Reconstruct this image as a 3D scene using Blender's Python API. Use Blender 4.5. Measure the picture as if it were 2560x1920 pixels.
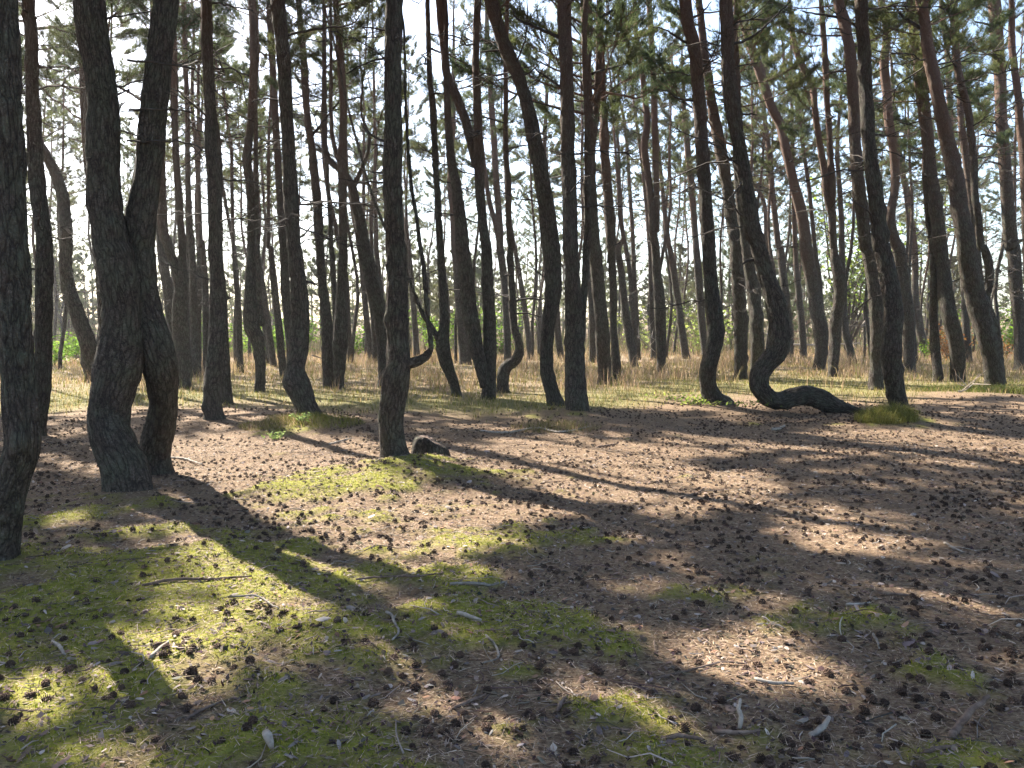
import bpy, math, random
import numpy as np
from mathutils import Vector

# ------------------------------------------------------------------ camera, sky, sun, exposure
for o in list(bpy.data.objects):
    bpy.data.objects.remove(o)
scene = bpy.context.scene
COL = scene.collection
CAM_H = 1.55
FPX = 1971.0                      # focal length in photo pixels (photo is 2560 wide)
PITCH = math.atan2(960 - 830, FPX)
cd = bpy.data.cameras.new('camera')
cd.sensor_width = 36.0
cd.lens = 36.0 * FPX / 2560.0
cd.clip_start = 0.05
cd.clip_end = 3000.0
cam = bpy.data.objects.new('camera', cd)
COL.objects.link(cam)
cam.location = (0, 0, CAM_H)
cam.rotation_euler = (math.pi / 2 - PITCH, 0, 0)
scene.camera = cam

SUN_AZ = math.radians(-42.0)      # measured from +Y, negative is to the left of the view
SUN_EL = math.radians(40.0)
SUN_DIR = np.array([math.sin(SUN_AZ) * math.cos(SUN_EL), math.cos(SUN_AZ) * math.cos(SUN_EL), math.sin(SUN_EL)])
w = bpy.data.worlds.new('World')
scene.world = w
w.use_nodes = True
nt = w.node_tree
sky = nt.nodes.new('ShaderNodeTexSky')
sky.sky_type = 'NISHITA'
sky.sun_disc = False
sky.sun_elevation = SUN_EL
sky.sun_rotation = SUN_AZ
sky.air_density = 1.0
sky.dust_density = 1.6
sky.ozone_density = 1.0
bg = nt.nodes['Background']
bg.inputs['Strength'].default_value = 0.080
nt.links.new(sky.outputs['Color'], bg.inputs['Color'])
sd = bpy.data.lights.new('sun', 'SUN')
sd.energy = 5.0
sd.angle = math.radians(0.53)
sd.color = (1.0, 0.93, 0.82)
sun = bpy.data.objects.new('sun', sd)
COL.objects.link(sun)
sun.location = (-20, 30, 40)
sun.rotation_euler = Vector(SUN_DIR).to_track_quat('Z', 'Y').to_euler()
vs = scene.view_settings
vs.view_transform = 'Standard'
vs.look = 'None'
vs.gamma = 1.0
vs.use_curve_mapping = False
vs.exposure = 2.28
cy = scene.cycles
cy.max_bounces = 6
cy.diffuse_bounces = 3
cy.glossy_bounces = 2
cy.transmission_bounces = 3
cy.transparent_max_bounces = 4
cy.caustics_reflective = False
cy.caustics_refractive = False
cy.use_denoising = True
cy.use_adaptive_sampling = True
cy.adaptive_threshold = 0.02
cy.volume_bounces = 0

rng = np.random.default_rng(7)
random.seed(7)

# ------------------------------------------------------------------ helpers
def px_dir(px, py):
    u = (px - 1280.0) / FPX
    v = (960.0 - py) / FPX
    c, s = math.cos(PITCH), math.sin(PITCH)
    return np.array([u, c + v * s, v * c - s])

def at_depth(px, py, y):
    d = px_dir(px, py)
    return np.array([0, 0, CAM_H]) + d * (y / d[1])

def on_ground(px, py, z=0.0):
    d = px_dir(px, py)
    return np.array([0, 0, CAM_H]) + d * ((z - CAM_H) / d[2])

def project(P):
    P = np.atleast_2d(P)
    c, s = math.cos(PITCH), math.sin(PITCH)
    x = P[:, 0]
    y = P[:, 1]
    z = P[:, 2] - CAM_H
    f = np.maximum(y * c - z * s, 0.05)
    u = y * s + z * c
    return np.stack([1280 + FPX * x / f, 960 - FPX * u / f], 1)

def vnoise(p, seed=0):
    p = np.asarray(p, float)
    i = np.floor(p).astype(np.int64)
    f = p - i
    f = f * f * (3 - 2 * f)
    out = np.zeros(len(p))
    for dx in (0, 1):
        for dy in (0, 1):
            for dz in (0, 1):
                h = (i[:, 0] + dx) * 374761393 + (i[:, 1] + dy) * 668265263 + (i[:, 2] + dz) * 2147483647 + seed * 974634777
                h = (h ^ (h >> 13)) * 1274126177
                h = (h ^ (h >> 16)) & 0xFFFFFF
                wgt = (f[:, 0] if dx else 1 - f[:, 0]) * (f[:, 1] if dy else 1 - f[:, 1]) * (f[:, 2] if dz else 1 - f[:, 2])
                out += wgt * (h / float(0xFFFFFF))
    return out

def noise2(x, y, scale, seed=0):
    x = np.asarray(x, float).ravel()
    y = np.asarray(y, float).ravel()
    return vnoise(np.stack([x * scale, y * scale, np.full(len(x), 0.37)], 1), seed)

def fbm2(x, y, scale, seed=0, oct=3):
    s = 0
    a = 0
    for k in range(oct):
        s = s + noise2(x, y, scale * 2 ** k, seed + k) * 0.5 ** k
        a += 0.5 ** k
    return s / a

def smooth(a, b, x):
    t = np.clip((x - a) / (b - a), 0, 1)
    return t * t * (3 - 2 * t)

class Geo:
    """Collects triangles with an optional colour and material index."""
    def __init__(self):
        self.V, self.F, self.M, self.C, self.A, self.n = [], [], [], [], [], 0
    def add(self, V, F, m=0, c=None, a=None):
        V = np.asarray(V, float)
        F = np.asarray(F, int)
        self.V.append(V)
        self.F.append(F + self.n)
        self.M.append(np.full(len(F), m, np.int32))
        if c is not None:
            c = np.asarray(c, float)
            self.C.append(np.broadcast_to(c, (len(V), 3)))
        if a is not None:
            self.A.append(np.asarray(a, float))
        self.n += len(V)
    def arrays(self):
        return np.concatenate(self.V), np.concatenate(self.F), np.concatenate(self.M)

def make_mesh(name, geo, mats, smooth_shade=False):
    V, F, M = geo.arrays()
    me = bpy.data.meshes.new(name)
    me.vertices.add(len(V))
    me.vertices.foreach_set('co', V.astype(np.float32).ravel())
    me.loops.add(len(F) * 3)
    me.loops.foreach_set('vertex_index', F.astype(np.int32).ravel())
    me.polygons.add(len(F))
    me.polygons.foreach_set('loop_start', np.arange(0, len(F) * 3, 3, dtype=np.int32))
    if smooth_shade:
        me.polygons.foreach_set('use_smooth', np.ones(len(F), bool))
    for m in mats:
        me.materials.append(m)
    if len(mats) > 1:
        me.polygons.foreach_set('material_index', M)
    if geo.C:
        C = np.concatenate(geo.C)
        at = me.attributes.new('col', 'FLOAT_VECTOR', 'POINT')
        at.data.foreach_set('vector', C.astype(np.float32).ravel())
    if geo.A:
        A = np.concatenate(geo.A)
        at = me.attributes.new('bark', 'FLOAT_VECTOR', 'POINT')
        at.data.foreach_set('vector', A[:, :3].astype(np.float32).ravel())
        if A.shape[1] > 3:
            at = me.attributes.new('height', 'FLOAT', 'POINT')
            at.data.foreach_set('value', A[:, 3].astype(np.float32))
    me.update(calc_edges=True)
    return me

def link(name, me, parent=None, loc=(0, 0, 0), rot=None, scale=None):
    o = bpy.data.objects.new(name, me)
    COL.objects.link(o)
    o.location = tuple(loc)
    if rot is not None:
        o.rotation_euler = rot
    if scale is not None:
        o.scale = (scale,) * 3 if np.isscalar(scale) else tuple(scale)
    if parent is not None:
        o.parent = parent
    return o

def tag(o, label=None, cat=None, group=None, kind=None):
    if label:
        o['label'] = label
    if cat:
        o['category'] = cat
    if group:
        o['group'] = group
    if kind:
        o['kind'] = kind
    return o

def spline(P, step):
    """Catmull-Rom through the rows of P (any width), resampled at about `step` of 3D length."""
    P = np.asarray(P, float)
    if len(P) == 1:
        return P
    Q = np.vstack([2 * P[0] - P[1], P, 2 * P[-1] - P[-2]])
    out = []
    for i in range(1, len(Q) - 2):
        L = np.linalg.norm(Q[i + 1, :3] - Q[i, :3])
        n = max(1, int(math.ceil(L / step)))
        t = (np.arange(n) / n)[:, None]
        a, b, c, d = Q[i - 1], Q[i], Q[i + 1], Q[i + 2]
        out.append(0.5 * (2 * b + (c - a) * t + (2 * a - 5 * b + 4 * c - d) * t ** 2 + (3 * b - a - 3 * c + d) * t ** 3))
    out.append(Q[-2][None])
    return np.vstack(out)

def frames(P):
    T = np.gradient(P, axis=0) if len(P) > 2 else np.repeat((P[1] - P[0])[None], len(P), 0)
    T = T / np.maximum(np.linalg.norm(T, axis=1, keepdims=True), 1e-9)
    N = np.zeros_like(P)
    v = np.cross(T[0], [0.31, 0.95, 0.05])
    if np.linalg.norm(v) < 0.2:
        v = np.cross(T[0], [1, 0, 0])
    N[0] = v / np.linalg.norm(v)
    for i in range(1, len(P)):
        v = N[i - 1] - T[i] * np.dot(N[i - 1], T[i])
        N[i] = v / max(np.linalg.norm(v), 1e-9)
    return T, N, np.cross(T, N)

def tube(P, R, sides, cap=True, bark=None, lump=0.0, ridge=0.0, seed=0, flare=0.0, knots=0):
    """Triangulated tube; returns V, F and the bark coordinates."""
    P = np.asarray(P, float)
    R = np.asarray(R, float)
    n = len(P)
    T, N, B = frames(P)
    th = np.arange(sides) * 2 * math.pi / sides
    co, si = np.cos(th), np.sin(th)
    s = np.concatenate([[0], np.cumsum(np.linalg.norm(np.diff(P, axis=0), axis=1))])
    r0 = float(np.mean(R[: max(2, n // 2)]))
    bx = np.stack([np.tile(co * r0, n), np.tile(si * r0, n), np.repeat(s, sides)], 1)
    RR = np.repeat(R, sides)
    if lump:
        q = np.stack([np.tile(co * 1.3, n), np.tile(si * 1.3, n), np.repeat(s * 2.2, sides)], 1) + seed * 3.1
        RR = RR * (1 + lump * (vnoise(q, seed) - 0.5) * 2)
    if ridge:
        q = np.stack([np.tile(co * r0 / 0.035, n), np.tile(si * r0 / 0.035, n), np.repeat(s / 0.16, sides)], 1) + seed
        q[:, :2] += (vnoise(q * 0.5, seed + 5)[:, None] - 0.5) * 1.6
        k = vnoise(q, seed + 1)
        k = 1 - np.abs(2 * k - 1) ** 0.7
        RR = RR + ridge * (0.5 - k)
    if knots:
        kr = np.random.default_rng(seed + 77)
        ss, tt = np.repeat(s, sides), np.tile(th, n)
        for _ in range(knots):
            s0, t0 = kr.uniform(0.2, max(0.5, min(s[-1], 7.0))), kr.uniform(0, 2 * math.pi)
            sg = kr.uniform(0.25, 0.6) * r0
            dt = (tt - t0 + math.pi) % (2 * math.pi) - math.pi
            RR = RR * (1 + kr.uniform(0.06, 0.30) * np.exp(-((ss - s0) / (sg * 1.5)) ** 2 - (dt * r0 / sg) ** 2))
    if flare:
        fall = np.exp(-np.maximum(np.repeat(s, sides) - 0.15, 0) / 0.16)
        tt = np.tile(th, n)
        RR = RR * (1 + flare * fall * (0.45 + 0.35 * np.cos(3 * tt + seed) + 0.25 * np.cos(5 * tt + seed * 2.3)))
    V = np.repeat(P, sides, 0) + RR[:, None] * (np.tile(co, n)[:, None] * np.repeat(N, sides, 0) + np.tile(si, n)[:, None] * np.repeat(B, sides, 0))
    i = np.arange(n - 1)[:, None] * sides
    j = np.arange(sides)[None]
    a = (i + j).ravel()
    b = (i + (j + 1) % sides).ravel()
    F = np.concatenate([np.stack([a, b, b + sides], 1), np.stack([a, b + sides, a + sides], 1)])
    if cap:
        c0, c1 = len(V), len(V) + 1
        V = np.vstack([V, P[0], P[-1]])
        bx = np.vstack([bx, bx[:sides].mean(0), bx[-sides:].mean(0)])
        jj = np.arange(sides)
        F = np.vstack([F, np.stack([np.full(sides, c0), (jj + 1) % sides, jj], 1),
                       np.stack([np.full(sides, c1), (n - 1) * sides + jj, (n - 1) * sides + (jj + 1) % sides], 1)])
    return V, F, bx

# ------------------------------------------------------------------ materials
def new_mat(name):
    m = bpy.data.materials.new(name)
    m.use_nodes = True
    t = m.node_tree
    t.nodes.clear()
    out = t.nodes.new('ShaderNodeOutputMaterial')
    return m, t, out

def N_(t, kind, **kw):
    n = t.nodes.new(kind)
    for k, v in kw.items():
        if k.startswith('i_'):
            n.inputs[k[2:].replace('_', ' ')].default_value = v
        else:
            setattr(n, k, v)
    return n

def attr(t, name):
    return N_(t, 'ShaderNodeAttribute', attribute_name=name)

def ramp(t, fac, stops):
    r = t.nodes.new('ShaderNodeValToRGB')
    e = r.color_ramp.elements
    while len(e) < len(stops):
        e.new(0.5)
    for k, (p, c) in enumerate(stops):
        e[k].position = p
        e[k].color = (*c, 1) if len(c) == 3 else c
    t.links.new(fac, r.inputs[0])
    return r.outputs[0]

def mixc(t, fac, a, b, mode='MIX'):
    n = N_(t, 'ShaderNodeMix', data_type='RGBA', blend_type=mode)
    for sock, v in ((n.inputs[0], fac), (n.inputs[6], a), (n.inputs[7], b)):
        if hasattr(v, 'is_output'):
            t.links.new(v, sock)
        elif isinstance(v, (tuple, list)):
            sock.default_value = (*v, 1) if len(v) == 3 else v
        else:
            sock.default_value = v
    return n.outputs[2]

def math_(t, op, a, b=None, clamp=False):
    n = N_(t, 'ShaderNodeMath', operation=op, use_clamp=clamp)
    for k, v in enumerate((a, b)):
        if v is None:
            continue
        if hasattr(v, 'is_output'):
            t.links.new(v, n.inputs[k])
        else:
            n.inputs[k].default_value = v
    return n.outputs[0]

def noise_n(t, vec, scale, detail=4, rough=0.55):
    n = N_(t, 'ShaderNodeTexNoise')
    n.inputs['Scale'].default_value = scale
    n.inputs['Detail'].default_value = detail
    n.inputs['Roughness'].default_value = rough
    if vec is not None:
        t.links.new(vec, n.inputs['Vector'])
    return n.outputs[0]

def bark_material():
    m, t, out = new_mat('pine_bark')
    b = attr(t, 'bark').outputs['Vector']
    h = attr(t, 'height').outputs['Fac']
    info = N_(t, 'ShaderNodeObjectInfo')
    rnd = info.outputs['Random']
    mp = N_(t, 'ShaderNodeMapping')
    mp.inputs['Scale'].default_value = (1, 1, 0.24)
    t.links.new(b, mp.inputs['Vector'])
    v = mp.outputs[0]
    wn = N_(t, 'ShaderNodeTexNoise')
    wn.inputs['Scale'].default_value = 14.0
    wn.inputs['Detail'].default_value = 5.0
    t.links.new(v, wn.inputs['Vector'])
    wv = N_(t, 'ShaderNodeVectorMath', operation='SCALE')
    wv.inputs['Scale'].default_value = 0.085
    t.links.new(wn.outputs['Color'], wv.inputs[0])
    av = N_(t, 'ShaderNodeVectorMath', operation='ADD')
    t.links.new(v, av.inputs[0])
    t.links.new(wv.outputs[0], av.inputs[1])
    vo = N_(t, 'ShaderNodeTexVoronoi', feature='DISTANCE_TO_EDGE')
    vo.inputs['Scale'].default_value = 25.0
    t.links.new(av.outputs[0], vo.inputs['Vector'])
    vc = N_(t, 'ShaderNodeTexVoronoi', feature='F1')
    vc.inputs['Scale'].default_value = 25.0
    t.links.new(av.outputs[0], vc.inputs['Vector'])
    edge = math_(t, 'MULTIPLY', vo.outputs['Distance'], 4.2, True)
    vo2 = N_(t, 'ShaderNodeTexVoronoi', feature='DISTANCE_TO_EDGE')
    vo2.inputs['Scale'].default_value = 85.0
    t.links.new(av.outputs[0], vo2.inputs['Vector'])
    edge2 = math_(t, 'MULTIPLY', vo2.outputs['Distance'], 4.0, True)
    edge = math_(t, 'ADD', math_(t, 'MULTIPLY', edge, 0.62), math_(t, 'MULTIPLY', edge2, 0.38), True)
    fine = noise_n(t, b, 60, 5, 0.65)
    big = noise_n(t, b, 3.0, 3, 0.5)
    plate = ramp(t, fine, [(0.3, (0.048, 0.038, 0.031)), (0.5, (0.118, 0.096, 0.078)), (0.72, (0.25, 0.215, 0.18))])
    sep = N_(t, 'ShaderNodeSeparateColor')
    t.links.new(vc.outputs['Color'], sep.inputs[0])
    plate = mixc(t, math_(t, 'MULTIPLY', sep.outputs[0], 0.55), plate, (0.10, 0.072, 0.058))
    furrow = (0.028, 0.022, 0.018)
    c = mixc(t, edge, furrow, plate)
    # grey-green lichen, patchy
    lich = math_(t, 'MULTIPLY', ramp(t, noise_n(t, b, 5.5, 4, 0.62), [(0.42, (0, 0, 0)), (0.64, (1, 1, 1))]), 0.7)
    c = mixc(t, math_(t, 'MULTIPLY', lich, edge), c, (0.112, 0.130, 0.086))
    # thin orange bark higher up the stem
    hz = math_(t, 'ADD', h, math_(t, 'MULTIPLY', math_(t, 'SUBTRACT', big, 0.5), 3.0))
    hz = math_(t, 'ADD', hz, math_(t, 'MULTIPLY', rnd, -3.0))
    red = ramp(t, math_(t, 'DIVIDE', hz, 14.0), [(0.22, (0, 0, 0)), (0.62, (1, 1, 1))])
    redc = ramp(t, fine, [(0.25, (0.115, 0.062, 0.046)), (0.5, (0.21, 0.118, 0.086)), (0.8, (0.30, 0.20, 0.15))])
    c = mixc(t, math_(t, 'MULTIPLY', red, 0.72), c, redc)
    bs = N_(t, 'ShaderNodeBsdfPrincipled')
    bs.inputs['Roughness'].default_value = 0.92
    bs.inputs['Specular IOR Level'].default_value = 0.2
    t.links.new(c, bs.inputs['Base Color'])
    hh = math_(t, 'ADD', edge, math_(t, 'MULTIPLY', fine, 0.6))
    bp = N_(t, 'ShaderNodeBump')
    bp.inputs['Strength'].default_value = 1.0
    bp.inputs['Distance'].default_value = 0.03
    t.links.new(hh, bp.inputs['Height'])
    t.links.new(bp.outputs[0], bs.inputs['Normal'])
    t.links.new(bs.outputs[0], out.inputs[0])
    return m

def plain_mat(name, stops, scale=30, rough=0.9, bump=0.0, obj_rand=0.0):
    m, t, out = new_mat(name)
    tc = N_(t, 'ShaderNodeTexCoord')
    n = noise_n(t, tc.outputs['Object'], scale, 4, 0.6)
    c = ramp(t, n, stops)
    if obj_rand:
        info = N_(t, 'ShaderNodeObjectInfo')
        k = math_(t, 'ADD', math_(t, 'MULTIPLY', info.outputs['Random'], obj_rand), 1 - obj_rand / 2)
        vm = N_(t, 'ShaderNodeVectorMath', operation='SCALE')
        t.links.new(c, vm.inputs[0])
        t.links.new(k, vm.inputs['Scale'])
        c = vm.outputs[0]
    bs = N_(t, 'ShaderNodeBsdfPrincipled')
    bs.inputs['Roughness'].default_value = rough
    bs.inputs['Specular IOR Level'].default_value = 0.25
    t.links.new(c, bs.inputs['Base Color'])
    if bump:
        bp = N_(t, 'ShaderNodeBump')
        bp.inputs['Strength'].default_value = 0.7
        bp.inputs['Distance'].default_value = bump
        t.links.new(n, bp.inputs['Height'])
        t.links.new(bp.outputs[0], bs.inputs['Normal'])
    t.links.new(bs.outputs[0], out.inputs[0])
    return m

def leaf_mat(name, stops=None, transl=0.4, tcol=None, tint=(1.15, 1.2, 0.8)):
    """Thin foliage: diffuse + translucent. Colour from 'col' or from a per-object random ramp."""
    m, t, out = new_mat(name)
    if stops is None:
        c = attr(t, 'col').outputs['Vector']
    else:
        info = N_(t, 'ShaderNodeObjectInfo')
        geo = N_(t, 'ShaderNodeNewGeometry')
        k = math_(t, 'ADD', math_(t, 'MULTIPLY', info.outputs['Random'], 0.6), math_(t, 'MULTIPLY', geo.outputs['Random Per Island'], 0.4))
        c = ramp(t, k, stops)
    d = N_(t, 'ShaderNodeBsdfDiffuse')
    t.links.new(c, d.inputs[0])
    tr = N_(t, 'ShaderNodeBsdfTranslucent')
    vm = N_(t, 'ShaderNodeVectorMath', operation='MULTIPLY')
    vm.inputs[1].default_value = tint
    t.links.new(c, vm.inputs[0])
    t.links.new(vm.outputs[0], tr.inputs[0])
    mx = N_(t, 'ShaderNodeMixShader')
    mx.inputs[0].default_value = transl
    t.links.new(d.outputs[0], mx.inputs[1])
    t.links.new(tr.outputs[0], mx.inputs[2])
    t.links.new(mx.outputs[0], out.inputs[0])
    return m

def col_mat(name, rough=0.9):
    m, t, out = new_mat(name)
    bs = N_(t, 'ShaderNodeBsdfPrincipled')
    bs.inputs['Roughness'].default_value = rough
    bs.inputs['Specular IOR Level'].default_value = 0.25
    t.links.new(attr(t, 'col').outputs['Vector'], bs.inputs['Base Color'])
    t.links.new(bs.outputs[0], out.inputs[0])
    return m

BARK = bark_material()
DEADWOOD = plain_mat('dead_wood', [(0.3, (0.026, 0.021, 0.018)), (0.55, (0.052, 0.043, 0.037)), (0.8, (0.11, 0.095, 0.082))], 12, 0.95, 0, 0.5)
PALEWOOD = plain_mat('weathered_stick', [(0.3, (0.15, 0.12, 0.095)), (0.55, (0.27, 0.235, 0.195)), (0.8, (0.40, 0.36, 0.31))], 26, 0.9, 0.004, 0.5)
BROWNWOOD = plain_mat('barky_stick', [(0.3, (0.075, 0.05, 0.038)), (0.55, (0.15, 0.105, 0.08)), (0.8, (0.25, 0.19, 0.15))], 26, 0.9, 0.005, 0.4)
NEEDLE = leaf_mat('pine_needles', [(0.0, (0.066, 0.088, 0.066)), (0.4, (0.084, 0.104, 0.066)), (0.8, (0.115, 0.122, 0.064)), (1.0, (0.15, 0.132, 0.07))], 0.5)
FARNEEDLE = leaf_mat('far_pine_needles', [(0.0, (0.085, 0.105, 0.078)), (0.5, (0.108, 0.122, 0.076)), (0.8, (0.14, 0.132, 0.082)), (1.0, (0.17, 0.142, 0.095))], 0.5)
GRASSM = leaf_mat('grass_blades', None, 0.38, tint=(1.05, 1.0, 0.9))
MOSSM = leaf_mat('moss_blades', None, 0.35, tint=(1.2, 1.25, 0.5))
LEAFM = leaf_mat('shrub_leaves', None, 0.45)
LITTERM = col_mat('litter')
CONEM = plain_mat('pine_cone', [(0.3, (0.046, 0.028, 0.020)), (0.55, (0.098, 0.062, 0.045)), (0.8, (0.21, 0.15, 0.115))], 14, 0.85, 0, 0.9)
# ------------------------------------------------------------------ ground
MOUNDS = [  # photo pixel of the centre, height, radius in metres
    (985, 1185, 0.10, 1.0), (1090, 1165, 0.06, 0.6), (340, 1230, 0.08, 0.9), (770, 1062, 0.12, 1.2), (2235, 1050, 0.20, 0.75),
    (1450, 1035, 0.10, 1.5), (30, 1420, 0.07, 0.7), (1780, 1020, 0.06, 1.0), (540, 1058, 0.06, 1.0), (2420, 1000, 0.18, 2.0), (1180, 1010, 0.10, 1.6)]
MW = [(on_ground(a, b), hh, r) for a, b, hh, r in MOUNDS]

def ground_z(x, y):
    x = np.asarray(x, float)
    y = np.asarray(y, float)
    sh = x.shape
    x, y = x.ravel(), y.ravel()
    dist = np.hypot(x, y)
    z = (fbm2(x, y, 0.22, 11, 2) - 0.5) * 0.16 * smooth(1.5, 9, dist)
    z += (fbm2(x, y, 1.3, 21, 2) - 0.5) * 0.07
    z += (fbm2(x, y, 4.2, 31, 2) - 0.5) * 0.05 * smooth(30, 8, dist)
    for p, hh, r in MW:
        d2 = ((x - p[0]) ** 2 + (y - p[1]) ** 2) / r ** 2
        z += hh * np.exp(-d2 * 1.3)
    z += (fbm2(x, y, 0.03, 41, 2) - 0.5) * 1.2 * smooth(40, 120, dist)
    nr = (y > 1.5) & (y < 13) & (np.abs(x) < 10)
    if nr.any():
        z[nr] += 0.035 * moss_mask(x[nr], y[nr])
    z += 4.5 * smooth(85, 190, dist) * (0.7 + 0.6 * fbm2(x, y, 0.02, 43, 2)) * smooth(-5, 20, y)
    return z.reshape(sh)

def gz(x, y):
    return float(ground_z(np.array([x]), np.array([y]))[0])

# where moss grows: blobs by photo pixel, radii in metres
MOSS = [(180, 1480, 1.1, 0.9), (330, 1650, .9, .8), (120, 1300, 1.0, .7), (300, 1335, .5, .35), (455, 1318, .45, .3), (940, 1215, 1.3, .9), (1090, 1180, 1.0, .6),
        (820, 1270, 1.2, .8), (700, 1390, .9, .7), (860, 1440, .6, .4), (800, 1600, .7, .6), (640, 1720, .5, .4), (1100, 1540, .35, .3), (1130, 1450, .4, .3),
        (1240, 1560, .5, .4), (1250, 1340, .9, .5), (1420, 1600, .5, .4), (1680, 1840, .55, .4), (1900, 1880, .6, .35), (2360, 1690, .4, .3), (2420, 1890, .5, .3),
        (1560, 1790, .5, .3), (1400, 1850, .6, .35), (560, 1860, .5, .35), (230, 1850, .6, .35), (850, 1870, .5, .3), (1750, 1480, .6, .4), (2080, 1560, .5, .4),
        (640, 1330, .6, .4), (550, 1480, .6, .4), (60, 1700, .6, .6), (2230, 1060, .9, .6), (760, 1075, 1.2, .7), (1400, 1045, 1.0, .8)]
MSW = [(on_ground(a, b), rx, ry) for a, b, rx, ry in MOSS]

def moss_mask(x, y):
    m = np.zeros(len(x))
    for p, rx, ry in MSW:
        d2 = ((x - p[0]) / rx) ** 2 + ((y - p[1]) / (ry * 1.3)) ** 2
        m = np.maximum(m, np.exp(-d2 * 0.9))
    n = fbm2(x, y, 1.7, 51, 4)
    n2 = fbm2(x, y, 0.8, 61, 2)
    left = smooth(1.2, -1.0, x) * smooth(8.0, 5.5, y) * 0.35
    n3 = fbm2(x, y, 6.0, 66, 3)
    return smooth(0.46, 0.70, m * 0.42 + n * 0.70 + left * 0.22 - 0.125 + (n2 - 0.5) * 0.3 + (n3 - 0.5) * 0.55)

def grass_edge(x, y):
    """Positive beyond the line where the litter floor ends and the grass starts (in photo rows)."""
    q = project(np.stack([x, y, np.zeros(len(x))], 1))
    yb = np.interp(q[:, 0], [-400, 0, 250, 560, 800, 950, 1200, 1500, 1700, 2000, 2250, 2560, 3000],
                   [1030, 1050, 1020, 1015, 1035, 1040, 1048, 1035, 1005, 1000, 1012, 1004, 1000])
    yb = yb + (fbm2(x, y, 0.5, 71, 3) - 0.5) * 46
    return yb - q[:, 1]

def axis(fine0, fine1, step, lo, hi, grow):
    a = list(np.arange(fine0, fine1 + 1e-6, step))
    s = step
    while a[-1] < hi:
        s *= grow
        a.append(a[-1] + s)
    s = step
    b = []
    v = fine0
    while v > lo:
        s *= grow
        v -= s
        b.append(v)
    return np.array(b[::-1] + a)

gx = axis(-4.5, 5.0, 0.062, -260, 260, 1.06)
gy = axis(2.0, 9.5, 0.062, -40, 300, 1.05)
X, Y = np.meshgrid(gx, gy)
Z = ground_z(X, Y)
nx, ny = len(gx), len(gy)
Vg = np.stack([X.ravel(), Y.ravel(), Z.ravel()], 1)
ii = (np.arange(ny - 1)[:, None] * nx + np.arange(nx - 1)[None]).ravel()
Fg = np.concatenate([np.stack([ii, ii + 1, ii + nx + 1], 1), np.stack([ii, ii + nx + 1, ii + nx], 1)])
mm = moss_mask(Vg[:, 0], Vg[:, 1])
ge = grass_edge(Vg[:, 0], Vg[:, 1])
front = Vg[:, 1] > 1.0
grs = np.where(front, smooth(-6, 28, ge), 0)
tall = np.where(front, smooth(30, 75, ge), 0)
g = Geo()
g.add(Vg, Fg, 0, np.stack([mm * (1 - grs), grs, tall], 1))

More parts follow.
